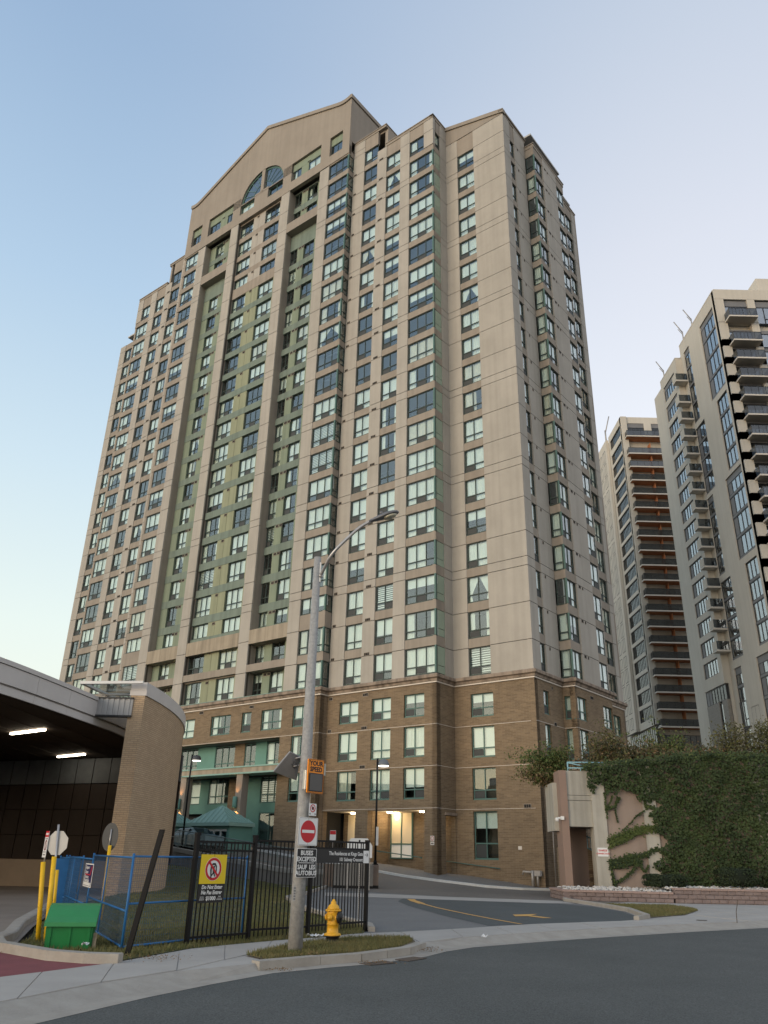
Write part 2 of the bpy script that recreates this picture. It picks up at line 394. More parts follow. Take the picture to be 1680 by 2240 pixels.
def flush_windows(parent, glass=GLS, rest_name='small_windows', limit=300):
    WIN.sort(key=lambda w: -w[0])
    rest = MB(); mats = []
    def mi(m):
        if m not in mats: mats.append(m)
        return mats.index(m)
    for i, (_, M, W, H, n, low, fm, style, dark, nm) in enumerate(WIN):
        fb, fme, panes = win_meshes(W, H, n, low, fm)
        cm = None
        if style: cm = curtain_mesh(W, H, style, BLIND if ('blind' in style or style == 'zebra') else (CURT if RN.random() < 0.85 else CURT2))
        if i < limit:
            w = obj(nm, fme, parent=parent, M=M)
            c = 0
            for (xa, za, xb, zb, lowp) in panes:
                gm = glass
                b, me = pane_mesh(xb-xa, zb-za, gm)
                o = obj('pane', me, parent=w, loc=(xa, 0.03, za))
                if lowp:
                    if c == dark:
                        b2, me2 = pane_mesh(xb-xa-.04, zb-za-.04, SCREEN); obj('insect_screen', me2, parent=w, loc=(xa+.02, 0.016, za+.02))
                    c += 1
            if cm:
                obj(cm[1].name.split('.')[0], cm[1], parent=w, loc=(0, 0.16, 0))
        else:
            def put(b, MM, m):
                k = len(rest.m); rest.add(b, MM); rest.m[k:] = [mi(m)]*(len(rest.m)-k)
            put(fb, M, fm); c = 0
            for (xa, za, xb, zb, lowp) in panes:
                b, me = pane_mesh(xb-xa, zb-za, glass); put(b, M @ Matrix.Translation((xa, .03, za)), glass)
                if lowp:
                    if c == dark:
                        b, me = pane_mesh(xb-xa-.04, zb-za-.04, SCREEN); put(b, M @ Matrix.Translation((xa+.02, .016, za+.02)), SCREEN)
                    c += 1
            if cm: put(cm[0], M @ Matrix.Translation((0, .16, 0)), cm[1].materials[0])
    if rest.v: kind(obj(rest_name, rest, mats, parent), 'stuff')
    WIN.clear()
VENTS = []
VENT_MB = {}
def vent_mesh(k):
    if k not in VENT_MB:
        b = MB(); w = 0.16
        b.box(-.02,-.015,-.02,w*k+.02,.02,.24,1)
        for i in range(k): b.box(w*i+.015,-.028,.015,w*i+w-.015,-.012,.205,0)
        VENT_MB[k] = b.mesh('vent', [VENT, CONC2]); 
    return VENT_MB[k]
def vent(M, a, z, k=3): VENTS.append((M @ Matrix.Translation((a, 0, z)), k))
def Fm(v): return Matrix.Translation((0, -v, 0))                       # front facing face: a = x, d = y-(-v)
def Sm(u): return Matrix.Translation((-u, 0, 0)) @ Matrix.Rotation(PI/2, 4, 'Z')   # face that looks right (+x): a = -v
DBL = {2, 5, 8, 11, 14, 17, 20}
J = 0.022
def levels(z0, z1, dbl=True):
    L = [z0]
    for n in range(-1, 24):
        for z in ([T(n), T(n)+0.68] if (dbl and n in DBL) else [T(n)]):
            if z0+0.25 < z < z1-0.25: L.append(z)
    return L+[z1]
backing = MB()
def pier(M, a0, a1, z0, z1, m=None, dbl=True, name='wall_panel', split=None):
    m = m or CONC
    b = MB(); b.box(a0+.01, .13, z0, a1-.01, .36, z1); backing.add(b, M)
    L = levels(z0, z1, dbl)
    segs = [(a0, a1)] if not split else list(zip([a0]+split, split+[a1]))
    for (x0, x1) in segs:
        for za, zb in zip(L[:-1], L[1:]): fpanel(name, m, M, x0, x1, 0.0, .13, za+J, zb-J)
def column(M, a0, a1, n, nlo, nhi, zbase, ztop, npanes, sp=None, short=(), inset=0.14, rec=0.05, name='spandrel_panel', style='auto', band=None):
    """a stack of windows with spandrels between them"""
    sp = sp or CONC2; prev = zbase
    for k in range(nlo, nhi+1):
        s = S(k)+(0.62 if k in short else 0)
        fpanel(name, sp, M, a0, a1, rec, .34, prev+(.004 if prev == zbase else .004), s-.004-.055)
        fwindow(M, a0+.015, a1-.015, s, T(k)-.01, npanes, low=(0 if k in short else 0.55), inset=inset, style=style)
        prev = T(k)
    fpanel(name, sp, M, a0, a1, rec, .34, prev+.004, ztop)
def mir(a0, a1): return (-(59.22-(-a1)), -(59.22-(-a0)))[::1]
Z0 = 13.27
# ---- wing A (right corner): u 0..6.33
FA = Fm(0.1)
pier(FA, -3.26, 0, Z0, 65.2); pier(FA, -6.33, -5.06, Z0, 65.2)
column(FA, -5.06, -3.26, 2, 0, 18, Z0, 65.2, 2)
# raking top of the corner wall
b = MB(); b.prism([(-6.33,-0.1,65.24),(0,-0.1,65.24),(0,-0.1,65.62),(-6.33,-0.1,67.6)], (0,0.35,0)); b.prism([(-6.33,-0.22,67.25),(0.12,-0.22,65.26),(0.12,-0.22,65.72),(-6.33,-0.22,67.68)], (0,0.45,0))
obj('raking_parapet', b, CONC3, tower)
# ---- D, C, B
def wing(sgn):
    """sgn 0 = right wing, 1 = its mirror image on the left"""
    def R(a0, a1): return (a0, a1) if sgn == 0 else (-59.22-a1, -59.22-a0)
    FD = Fm(2.3)
    for (a0, a1, zt) in ((-10.22,-9.10,67.2), (-13.13,-11.95,67.2), (-16.3,-14.85,70.1)):
        x0, x1 = R(a0, a1); pier(FD, x0, x1, Z0, zt)
    x0, x1 = R(-9.10,-6.33); column(FD, x0, x1, 3, 0, 18, Z0, T(18)+0.7, 3)
    x0, x1 = R(-9.10,-7.4); column(FD, x0, x1, 2, 19, 19, T(18)+0.7, 67.2, 2)
    x0, x1 = R(-7.4,-6.33); pier(FD, x0, x1, T(18)+.7, 67.2)
    x0, x1 = R(-11.95,-10.22); column(FD, x0, x1, 2, 0, 19, Z0, 67.2, 2)
    x0, x1 = R(-14.85,-13.13); column(FD, x0, x1, 2, 0, 20, Z0, 70.1, 2)
    FE = Fm(3.15)
    x0, x1 = R(-20.33,-19.04); pier(FE, x0, x1, Z0, 68.4)
    x0, x1 = R(-19.04,-16.3); column(FE, x0, x1, 3, 0, 20, Z0, 69.7, 3, short=(2,))
    # parapets
    x0, x1 = R(-12.1,-6.33); b = MB(); b.box(x0,-2.3,67.22,x1,-1.95,67.55); b.box(x0-.0,-2.36,67.55,x1+.06,-1.9,67.65); obj('parapet', b, CONC3, tower)
    x0, x1 = R(-16.3,-12.1); b = MB(); b.box(x0,-2.3,70.12,x1,-1.95,70.38); b.box(x0,-2.36,70.38,x1+.06,-1.9,70.48); obj('parapet', b, CONC3, tower)
    for n in range(0, 20):
        va = -12.85 if sgn == 0 else -59.22+12.4
        vent(FD, va, T(n)+0.02, 3); 
        vent(FD, -16.15 if sgn == 0 else -59.22+15.75, T(n)+0.02, 2)
wing(0); wing(1)
# left corner wall
LW = -59.2
pier(FA, LW, -58.0, Z0, 64.0); pier(FA, -56.2, -52.89, Z0, 64.0); column(FA, -58.0, -56.2, 2, 0, 18, Z0, 64.0, 2)
# ---- gable front: piers and recesses
FE = Fm(3.15); FR = Fm(2.3); FC = Fm(2.78)
for a0, a1 in ((-26.1,-24.85), (-34.37,-33.12)): pier(FE, a0, a1, Z0, 68.5)
def recess(sgn):
    def R(a0, a1): return (a0, a1) if sgn == 0 else (-59.22-a1, -59.22-a0)
    X0, X1 = R(-24.85,-20.33)
    w1 = R(-22.85,-21.35); w2 = R(-24.83,-23.75)
    for (za, zb, m, nm) in ((62.48, 63.68, CONC3, 'lintel_panel'), (17.75, 18.95, RUST, 'lintel_panel'), (T(0)+.05, S(1)-.06, CONC2, 'lintel_panel'), (Z0, S(0)-.06, CONC2, 'lintel_panel')):
        fpanel(nm, m, FE, X0, X1, 0.02 if za > 18.9 or za < 17 else 0.0, 1.2, za, zb)
    for n in list(range(0, 18))+[19, 20]:
        short = n in (2, 19)
        s = S(n)+(0.62 if short else 0)
        if n == 19: s = 63.72
        zt = T(n)-.01
        for (wa, wb), k in ((w1, 2), (w2, 2)):
            fwindow(FR, wa+.01, wb-.01, s+.06, zt, k, low=0 if short else 0.55, inset=0.12)
        # green wall pieces between the windows
        xs = sorted([X0, X1, *w1, *w2])
        for a, c in zip(xs[::2], xs[1::2]):
            if c-a > .05: fpanel('green_panel', GRN2, FR, a, c, 0, .3, s, zt)
        # spandrel above this window up to the next sill
        nxt = {20: 68.5, 19: S(20)+.0, 1: 17.75, 0: T(0)+.05, 17: 62.48}.get(n, S(n+1)+(0.62 if n+1 == 2 else 0))
        if nxt-zt > .1: fpanel('green_spandrel', GRN, FR, X0, X1, -.03, .3, zt+.004, nxt-.004)
        if n == 2: fpanel('green_spandrel', GRN, FR, X0, X1, -.03, .3, 18.95, s-.004)
        for q in ((-23.55, -23.1) if sgn == 0 else (-59.22+22.95-.3, -59.22+23.4-.3)): vent(Fm(2.32), q, zt-.27, 2)
    # side cheeks of the recess
    b = MB(); b.box(X0-.0, -3.02, 19, X0+.02, -2.0, 68.4); b.box(X1-.02, -3.02, 19, X1, -2.0, 68.4); 
    obj('recess_cheek', b, CONC2, tower)
recess(0); recess(1)
# pier return faces are the pier boxes themselves: give the piers their depth
b = MB()
for a0, a1 in ((-26.1,-24.85), (-34.37,-33.12)): b.box(a0+.012, -3.0, Z0, a1-.012, -2.2, 68.5)
for a0, a1 in ((-20.33,-19.04), (-59.22+19.04,-59.22+20.33)): b.box(a0+.012, -3.0, Z0, a1-.012, -2.0, 68.4)
obj('pier', b, CONC2, tower)
# centre bay
cw = ((-28.95,-26.62), (-33.1,-30.87))
for n in range(0, 21):
    short = n in (2, 17)
    s = S(n)+(0.62 if short else 0); zt = T(n)-.01
    for wa, wb in cw: fwindow(FC, wa+.01, wb-.01, s+.05, zt-(0.35 if n == 20 else 0), 3, low=0 if short else .55, inset=0.12)
    pm = CONC if n >= 17 else OLV; nm = 'wall_panel' if n >= 17 else 'green_panel'
    for a, c in ((-30.87,-29.93), (-29.9,-28.95)): fpanel(nm, pm, FC, a, c, 0.0, .3, s+.0, zt)
    fpanel(nm, pm, FC, -26.62, -26.11, 0, .3, s, zt)
    nxt = {20: 68.5, 1: 17.75, 0: S(1), 17: S(18)}.get(n, S(n+1)+(0.62 if n+1 in (2, 17) else 0))
    if nxt-zt > .08: fpanel('green_spandrel' if 1 < n < 17 else 'spandrel_panel', GRN if 1 < n < 16 else CONC2, FC, -33.12, -26.1, -.03 if n < 17 else 0.0, .3, zt+.004, nxt-.004)
    vent(Fm(2.8), -30.25, zt-.3, 2)
    if n == 2: fpanel('green_spandrel', GRN, FC, -33.12, -26.1, -.03, .3, 18.95, s-.004)
fpanel('lintel_panel', RUST, FE, -33.12, -26.1, 0.03, .7, 17.75, 18.95); fpanel('lintel_panel', CONC2, FE, -33.12, -26.1, 0.05, .7, Z0, S(0))
fpanel('lintel_panel', CONC2, FE, -33.12, -26.1, 0.05, .7, T(0)+.1, S(1)-.02)
# ---- top storey of the gable and the pediment with its arch
UC = -29.61
FG = Fm(3.17)
holes = [(-19.1,-17.3,69.75,72.4), (-24.8,-20.4,69.75,72.4), (-28.5,-26.1,69.75,71.15), (-33.12,-30.72,69.75,71.15), (-38.82,-34.42,69.75,72.4), (-41.92,-40.12,69.75,72.4)]
gb = MB()
def gbox(a0, a1, z0, z1, d0=0.0, d1=.4): gb.box(a0, -3.17+d0, z0, a1, -3.17+d1, z1)
gbox(-42.92, -16.3, 68.5, 69.75)
xs = [-42.92]+[x for h in sorted(holes) for x in h[:2]]+[-16.3]
for a, c in zip(xs[::2], xs[1::2]):
    if a > -34 and c < -25.9:
        gbox(a, c, 69.75, 71.15) if (c < -33 or a > -26.2) else gbox(a, c, 69.75, 71.15)
    else: gbox(a, c, 69.75, 72.45)
gbox(-34.42,-33.12, 69.75, 72.45) if False else None
def zout(u):
    d = abs(u-29.61)
    if d < 11.4: return 81.75-d*(81.75-76.9)/11.9
    t = min(1, max(0, (d-11.4)/1.9)); return 77.1-0.25*math.sin(t*PI*0.9)+0.0*t
def zlow(u):
    d = abs(u-29.61)
    if d < 3.5: return 71.27+math.sqrt(max(0, 3.5**2-d*d))
    return 72.45
us = sorted(set([16.3+i*(42.92-16.3)/54 for i in range(55)]+[29.61+3.5*math.cos(PI*i/28) for i in range(29)]))
for a, c in zip(us[:-1], us[1:]):
    x0, x1 = -c, -a
    la, lc = zlow(a+1e-5), zlow(c-1e-5); oa, oc = zout(a), zout(c)
    gb.prism([(x0,-3.17,lc),(x1,-3.17,la),(x1,-3.17,oa-.5),(x0,-3.17,oc-.5)], (0,.4,0))
    gb.prism([(x0,-3.32,oc-.5),(x1,-3.32,oa-.5),(x1,-3.32,oa),(x0,-3.32,oc)], (0,.6,0))
# wall between arch foot and the lower windows
gbox(-29.86,-29.36, 71.15, 74.72); gbox(-30.72,-28.5, 71.15, 71.5); gbox(-34.42,-33.12,71.15,72.45); gbox(-26.1,-24.8,71.15,72.45); gbox(-33.12,-26.1,71.15,71.27)
gb.box(-16.34,-3.1,70.4,-16.28,8,76.4); gb.box(-16.4,-3.3,76.5,-16.16,8,77.0); gb.box(-42.92,-3.1,68.6,-42.86,8,76.4)
obj('gable_wall', gb, CONC3, tower)
b = MB()   # solid body behind
pts = [(-c, -2.75, zout(c)-.3) for c in us]
b.prism([(-16.35,-2.2,74.9),(-42.85,-2.2,74.9)]+[(x, -2.2, z) for x, y, z in reversed(pts)], (0, 11, 0)); obj('gable_roof', b, CONC3, tower)
for (a0, a1, z0, z1) in holes:
    M = Fm(3.17)
    if z1 < 71.5: fwindow(M, a0+.02, a1-.02, z0+.05, z1-.02, 2, low=0, inset=.25, fm=TEAL); 
    elif a1-a0 < 2: fwindow(M, a0+.02, a1-.02, z0+.05, 71.35, 2, low=0, inset=.3); fpanel('green_panel', GRN2, M, a0, a1, .25, .5, 71.37, 72.38)
    else:
        w1 = (a0+.1, a0+1.95) if a0 < -30 else (a0+.1, a0+1.3); w2 = (a1-1.2, a1-.1) if a0 < -30 else (a1-2.0, a1-.1)
        for w in (w1, w2): fwindow(M, w[0], w[1], z0+.05, 71.35, 2, low=0, inset=.3)
        fpanel('green_panel', GRN2, M, w1[1], w2[0], .25, .5, z0, 71.36); fpanel('green_panel', GRN2, M, a0, a1, .25, .5, 71.38, 72.38); vent(Fm(2.9), (a0+a1)/2, 71.4, 3)
# fan light
fl = MB(); 
def arc(r, w, d, a0, a1, n=16, y=-2.98):
    for i in range(n):
        t0 = a0+(a1-a0)*i/n; t1 = a0+(a1-a0)*(i+1)/n
        q = lambda rr, t: (UC+rr*math.cos(t), y, 71.27+rr*math.sin(t))
        fl.prism([q(r,t0), q(r+w,t0), q(r+w,t1), q(r,t1)], (0,d,0))
fan = bpy.data.objects.new('arched_window', None); COL.objects.link(fan); fan.parent = tower
for sg in (0, 1):
    A0, A1 = (0.03, PI/2-.075) if sg == 0 else (PI/2+.075, PI-.03)
    arc(3.3, .2, .1, A0, A1); arc(1.55, .07, .08, A0+.03, A1-.1 if sg == 0 else A1-.03); 
    for j in range(0, 6):
        t = A0+(A1-A0)*j/5; r0 = 1.6 if j not in (0, 5) else .3
        c_, s_ = math.cos(t), math.sin(t); nx, nz = -s_*.03, c_*.03
        fl.prism([(UC+r0*c_-nx,-2.98,71.27+r0*s_-nz),(UC+3.35*c_-nx,-2.98,71.27+3.35*s_-nz),(UC+3.35*c_+nx,-2.98,71.27+3.35*s_+nz),(UC+r0*c_+nx,-2.98,71.27+r0*s_+nz)], (0,.07,0))
        if j < 5:
            t2 = A0+(A1-A0)*(j+1)/5; p = MB(); k = 4
            q = lambda rr, t: (UC+rr*math.cos(t), -2.95, 71.27+rr*math.sin(t))
            p.prism([q(.2,t)]+[q(3.32, t+(t2-t)*i/k) for i in range(k+1)]+[q(.2,t2)], (0,.01,0)); obj('pane', p, GLS, fan)
obj('frame', fl, TEAL, fan)
# ---- returns that look right (+x)
RD = Sm(6.33)        # a = -v : from -2.3 (front) to -0.1 (back)
pier(RD, -1.08, -0.1, Z0, 67.2)
for n in range(0, 19):
    fpanel('corner_glass_panel', PALEG, RD, -2.16, -1.10, .06, .1, S(n)+.57, T(n)-.03)
    fpanel('corner_glass_panel', PALEG, RD, -2.16, -1.10, .06, .1, S(n)+.02, S(n)+.53)
    fpanel('corner_post', FRAME if n % 1 else TEAL, RD, -2.3, -2.18, .0, .12, S(n), T(n)-.01)
    fpanel('spandrel_panel', CONC2, RD, -2.25, -1.08, .05, .3, T(n)+.003, S(n+1)-.005)
pier(RD, -2.3, -1.95, T(18)+.7, 67.2); pier(RD, -.5, -.1, T(18)+.7, 67.2) if False else None
column(RD, -1.8, -.55, 2, 19, 19, T(18)+.7, 67.2, 2)
b = MB(); b.box(-6.33-.35,-2.3,67.22,-6.33,0.6,67.55); b.box(-6.33-.4,-2.36,67.55,-6.33+.06,.6,67.65); obj('parapet', b, CONC3, tower)
b = MB(); b.box(-12.45,-1.95,67.4,-12.1,3.5,70.38); b.box(-12.5,-1.9,70.38,-12.04,3.5,70.48); obj('parapet', b, CONC3, tower)
RE = Sm(16.3)
for n in range(0, 21):
    short = n == 2; s = S(n)+(.62 if short else 0)
    fwindow(RE, -3.02, -2.32, s, T(n)-.01, 1, low=0 if short else .55, inset=.06, style=None, dark=-1, name='corner_window')
    fpanel('corner_post', TEAL, RE, -3.15, -3.03, 0, .12, s, T(n)-.01)
    fpanel('spandrel_panel', CONC2, RE, -3.1, -2.3, .05, .3, T(n)+.003, (S(n+1)+(.62 if n+1 == 2 else 0))-.005)
# ---- right side of the tower
SS = Sm(0.0)       # a = -v
pier(SS, -0.1, 1.05, Z0, 65.2); pier(SS, 1.9, 3.97, Z0, 65.2); column(SS, 1.05, 1.9, 1, 0, 18, Z0, 65.2, 1)
b = MB(); b.box(-.3,-.1,65.22,0,4.2,65.5); b.box(-.36,-.22,65.5,.1,4.2,65.72); obj('parapet', b, CONC3, tower)
SB = Sm(-0.95)
for (a0, a1) in ((5.7, 8.55),): pier(SB, a0, a1, Z0, 64.0)
column(SB, 3.97, 5.7, 2, 0, 18, Z0, 64.0, 2); column(SB, 8.55, 10.25, 2, 0, 18, Z0, 64.0, 2)
FB = Fm(-3.97)     # the bay's cheek that faces the camera
for n in range(0, 19):
    fwindow(FB, 0.08, 0.83, S(n), T(n)-.01, 1, inset=.05, style=RN.choice([None, 'full', 'blind100']), dark=-1, name='corner_window')
    fpanel('corner_post', TEAL, FB, 0.84, 0.95, 0, .1, S(n), T(n)-.01)
    fpanel('spandrel_panel', CONC2, FB, 0.0, 0.9, .04, .3, T(n)+.003, S(n+1)-.005 if n < 18 else 64.0)
b = MB(); b.box(0,3.97,64.02,.95,10.3,64.4); b.box(-.05,3.9,64.4,1.0,10.35,64.5); obj('parapet', b, CONC3, tower)
pier(SS, 10.3, 12.4, Z0, 64.3); pier(SS, 14.0, 15.0, Z0, 64.3); column(SS, 12.4, 14.0, 2, 0, 18, Z0, 64.3, 2)
b = MB(); b.box(-.3,10.3,64.32,0,15,64.6); b.box(-.36,10.3,64.6,.06,15.06,64.72); obj('parapet', b, CONC3, tower)
for n in range(0, 19): vent(SB, 6.0, T(n)-.25-.0, 2); vent(SB, 6.6, T(n)-.25, 1); vent(SS, 2.4, T(n)-.3, 1)
obj('wall', backing, BACK, tower)
# ---- inside: floors and a dark core, back walls and roofs
b = MB()
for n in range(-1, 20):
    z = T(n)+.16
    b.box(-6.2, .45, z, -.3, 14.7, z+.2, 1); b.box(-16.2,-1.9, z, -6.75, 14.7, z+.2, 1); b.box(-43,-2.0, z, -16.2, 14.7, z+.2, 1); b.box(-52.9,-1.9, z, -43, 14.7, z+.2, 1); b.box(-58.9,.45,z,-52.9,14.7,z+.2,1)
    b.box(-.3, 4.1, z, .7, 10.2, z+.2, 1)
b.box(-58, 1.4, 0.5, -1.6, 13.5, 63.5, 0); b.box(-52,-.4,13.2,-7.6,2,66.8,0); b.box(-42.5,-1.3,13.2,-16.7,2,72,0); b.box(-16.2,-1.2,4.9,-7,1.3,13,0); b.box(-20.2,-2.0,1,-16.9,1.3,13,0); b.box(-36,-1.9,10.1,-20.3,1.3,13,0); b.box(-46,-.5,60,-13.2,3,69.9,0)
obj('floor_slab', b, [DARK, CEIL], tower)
b = MB(); b.box(-59.2,14.7,0.2,0,15,64.5); b.box(LW,-.05,.2,LW+.3,14.9,64.0); b.box(-59.1,.3,63.7,-.2,14.8,63.9); b.box(-52.8,-1.95,67.0,-6.5,14.8,67.2); b.box(-46.9,-1.95,69.9,-12.3,14.8,70.1); b.box(.1,4.1,63.8,.9,10.2,64.0)
b.box(-52.89,-2.2,Z0,-52.6,.2,67.3); b.box(-46.9,-2.2,67,-46.6,3,70.3); b.box(-42.92,-3.05,Z0,-42.6,-1.9,68.6); b.box(-12.4,3.4,67,-12.1,9,70.3)
obj('back_wall', b, CONC2, tower)
for M, k in VENTS: pass
def flush_vents():
    VENTS.sort(key=lambda q: (TWM @ q[0].translation-Vector((0,0,1.6))).length)
    for M, k in VENTS[:300]: obj('vent', vent_mesh(k), parent=tower, M=M)
    VENTS.clear()
flush_vents(); flush_pieces(tower)
# ---- cornice between stone base and tower
def plan(off=0.0):
    return [(-59.2,-.1),(-52.89,-.1),(-52.89,-2.3),(-42.92,-2.3),(-42.92,-3.15),(-16.3,-3.15),(-16.3,-2.3),(-6.33,-2.3),(-6.33,-.1),(0,-.1),(0,3.97),(.95,3.97),(.95,10.3),(0,10.3),(0,15)]
b = MB(); b.sweep(plan(), [(-.3,12.8),(.12,12.8),(.16,12.95),(.30,13.02),(.30,13.2),(.22,13.27),(-.3,13.27)]); obj('cornice', b, STONE, tower)
b = MB(); b.sweep(plan(), [(-.3,12.70),(.07,12.70),(.07,12.79),(-.3,12.79)]); obj('cornice_trim', b, WHITE, tower)
b = MB(); b.sweep([(-34.3,-3.15),(-16.4,-3.15)], [(-.2,13.275),(.26,13.275),(.26,13.31),(-.2,13.36)]); obj('flashing', b, FLASH, tower)
# ------------------------------------------------------------------ brick base of the tower
def gz(u, v): return max(0.0, 0.1*(u-0.3-0.82*max(0.0, v-2)))       # height of the sloping forecourt in tower coordinates
def UV(u, v): return Vector((KX-0.781834*u-0.623487*v, KY+0.623487*u-0.781834*v))
def brickwall(M, a0, a1, z0, z1, ops, thick=0.4, m=None, name='brick_wall'):
    b = MB(); xs = sorted({a0, a1, *[o[0] for o in ops], *[o[1] for o in ops]}); xs = [x for x in xs if a0 <= x <= a1]
    for x0, x1 in zip(xs[:-1], xs[1:]):
        c = (x0+x1)/2; cuts = sorted([(o[2], o[3]) for o in ops if o[0] < c < o[1]]); z = z0
        for (p, q) in cuts:
            if p > z+.001: b.box(x0, 0, z, x1, thick, p)
            z = max(z, q)
        if z1 > z+.001: b.box(x0, 0, z, x1, thick, z1)
    o = MB(); o.add(b, M); return obj(name, o, m or BRK, tower)
ZB = 12.72; ROWS = ((10.5, 12.08), (7.84, 9.86), (5.16, 7.16))
def bw(M, a0, a1, n=2, rows=ROWS, **k):
    for (p, q) in rows: fwindow(M, a0+.015, a1-.015, p+.06, q-.01, n, low=0.56, fm=TEAL, inset=.12, **k)
    return [(a0, a1, p, q) for (p, q) in rows]
M = Fm(0.08)
ops = bw(M, -4.98, -3.18)+[(-4.98,-3.18,1.58,4.47)]
fwindow(M, -4.965, -3.195, 1.64, 4.46, 2, low=0.9, fm=TEAL, inset=.12, style='blind35', dark=0)
brickwall(M, -6.33, 0, -0.3, ZB, ops)
M = Fm(2.28)
ops = bw(M, -9.1, -7.36)+bw(M, -12.02, -10.26)+bw(M, -15.1, -13.28)+[(-12.12,-7.36,-1,4.5),(-16.25,-13.22,-1,4.5)]
brickwall(M, -16.3, -6.33, -0.3, ZB, ops, 0.45)
M = Fm(3.12)
ops = bw(M, -19.12, -17.3)+bw(M, -22.58, -20.31, 2, ROWS[:1])+bw(M, -24.85, -23.74, 1, ROWS[:1])+bw(M, -28.62, -26.18, 3, ROWS[:1])+bw(M, -33.0, -30.72, 2, ROWS[:1])
ops += [(-36,-20.33,-1,9.88)]
brickwall(M, -42.92, -16.3, 0.0, ZB, ops, .45)
brickwall(Fm(2.28), -52.89, -42.92, 0, ZB, []); brickwall(Fm(.08), -59.2, -52.89, 0, ZB, [])
M = Sm(6.33); brickwall(M, -2.28, -.1, -.2, ZB, [(-1.3,-.12,-1,4.2)], .4); b = MB(); b.box(-1.4,-.12,4.2,-.1,.3,4.36); o = MB(); o.add(b, M); obj('lintel', o, STONE, tower)
brickwall(Sm(16.3), -3.12, -2.28, .5, ZB, [], .4)
M = Sm(0.0)
ops = bw(M, 1.1, 1.95, 1)+[(1.75,2.4,0.2,2.4),(1.2,2.0,3.3,4.2)]
brickwall(M, -.1, 3.97, -.2, ZB, ops, .4)
obj('door', (lambda b: (b.box(.12,1.76,.2,.0-.1,2.39,2.38), b)[1])(MB()), TEALP, tower)
b = MB(); b.box(-.1,1.22,3.32,.0-.04,1.98,4.18); obj('louvre', b, TEAL, tower)
M = Sm(-0.95); ops = bw(M, 3.98, 5.75)+bw(M, 8.55, 10.2)
brickwall(M, 3.97, 10.3, -.2, ZB, ops, .4); brickwall(Sm(0), 10.3, 15, -.2, ZB, bw(Sm(0), 12.4, 14.0), .4)
M = Fm(-3.97); brickwall(M, 0, .95, -.2, ZB, bw(M, .1, .94, 1), .3)
# horizontal reveals in the brick
b = MB()
for z in (9.93, 7.24, 4.6):
    b.sweep([(-36,-3.12),(-16.3,-3.12),(-16.3,-2.28),(-6.33,-2.28),(-6.33,-.08),(0,-.08),(0,3.97),(.95,3.97),(.95,10.3),(0,10.3),(0,15)] if z > 5 else [(-16.3,-2.28),(-6.33,-2.28),(-6.33,-.08),(0,-.08)], [(-.02,z-.012),(.012,z-.012),(.012,z+.012),(-.02,z+.012)])
obj('string_course', b, WHITE, tower)
# vents in the brick
for (Mx, a, z, k) in ((Fm(2.28),-12.85,12.35,3),(Fm(2.28),-12.9,9.98,3),(Fm(2.28),-12.95,7.3,3),(Fm(2.28),-16.15,12.35,2),(Fm(2.28),-16.15,9.98,2),(Fm(3.12),-24.0,12.35,3),(Fm(3.12),-30.2,12.4,3),(Fm(.08),-1.2,4.62,3),(Sm(-.95),6.4,12.2,3),(Sm(0),2.3,12.3,1),(Sm(0),2.4,9.9,2)):
    obj('vent', vent_mesh(k), parent=tower, M=Mx @ Matrix.Translation((a, -.01, z)))
# covered recess at the ground floor, right part of the front
LITW = mat('cream_panel', (0.72,0.62,0.45), 0.7)
b = MB(); b.box(-16.3,.1,-.2,-6.4,.4,4.6); obj('recess_back_wall', b, BRK, tower)
b = MB(); b.box(-16.25,-1.85,4.5,-6.4,.1,4.62); obj('recess_ceiling', b, mat('plaster', (0.45,0.42,0.37), 0.9), tower)
b = MB(); b.box(-13.2,-1.8,-.2,-13.0,.1,4.5); b.box(-12.32,-1.8,-.2,-12.12,.1,4.5); obj('pier_cheek', b, BRK, tower)
wl = bpy.data.objects.new('lit_window', None); COL.objects.link(wl); wl.parent = tower
b = MB()
for x0, x1 in ((-11.85,-11.77),(-10.95,-10.87),(-10.03,-9.95)): b.box(x0,-.02,1.6,x1,.1,4.46)
b.box(-11.77,-.02,2.42,-10.95,.08,2.5); b.box(-10.87,-.02,2.42,-10.03,.08,2.5); b.box(-11.85,-.05,1.52,-9.95,.1,1.6); obj('frame', b, TEAL, wl)
for x0, x1 in ((-11.77,-10.95),(-10.87,-10.03)):
    for z0, z1 in ((1.6,2.42),(2.5,4.46)):
        b = MB(); b.box(x0,.03,z0,x1,.05,z1); obj('blind', b, LITW if z0 > 2 else BLIND, wl)
b = MB(); b.box(-17.4,.06,1.2,-17.1,.09,4.4); b.box(-15.85,.06,1.2,-15.05,.09,4.4); obj('cream_panel', b, LITW, tower)
b = MB(); b.box(-12.5,.05,3.5,-12.2,.09,4.0); obj('meter_box', b, VENT, tower)
LAMPM = emit_mat('lamp_glow', (1.0, 0.80, 0.52), 14.0)
for (u, v) in ((14.58,.9),(11.31,.85),(11.34,-.0),(8.31,1.15)):
    b = MB(); b.lathe([(.16,-.10),(.2,-.06),(.2,-.02),(.16,0)], 14); L_ = obj('ceiling_lamp', b, LAMPM, tower, loc=(-u,-v,4.5))
    ld = bpy.data.lights.new('lamp_light', 'POINT'); ld.energy = 24; ld.color = (1.0,.74,.42); ld.shadow_soft_size = .2
    lo = bpy.data.objects.new('lamp_light', ld); COL.objects.link(lo); lo.parent = tower; lo.location = (-u,-v,4.2)
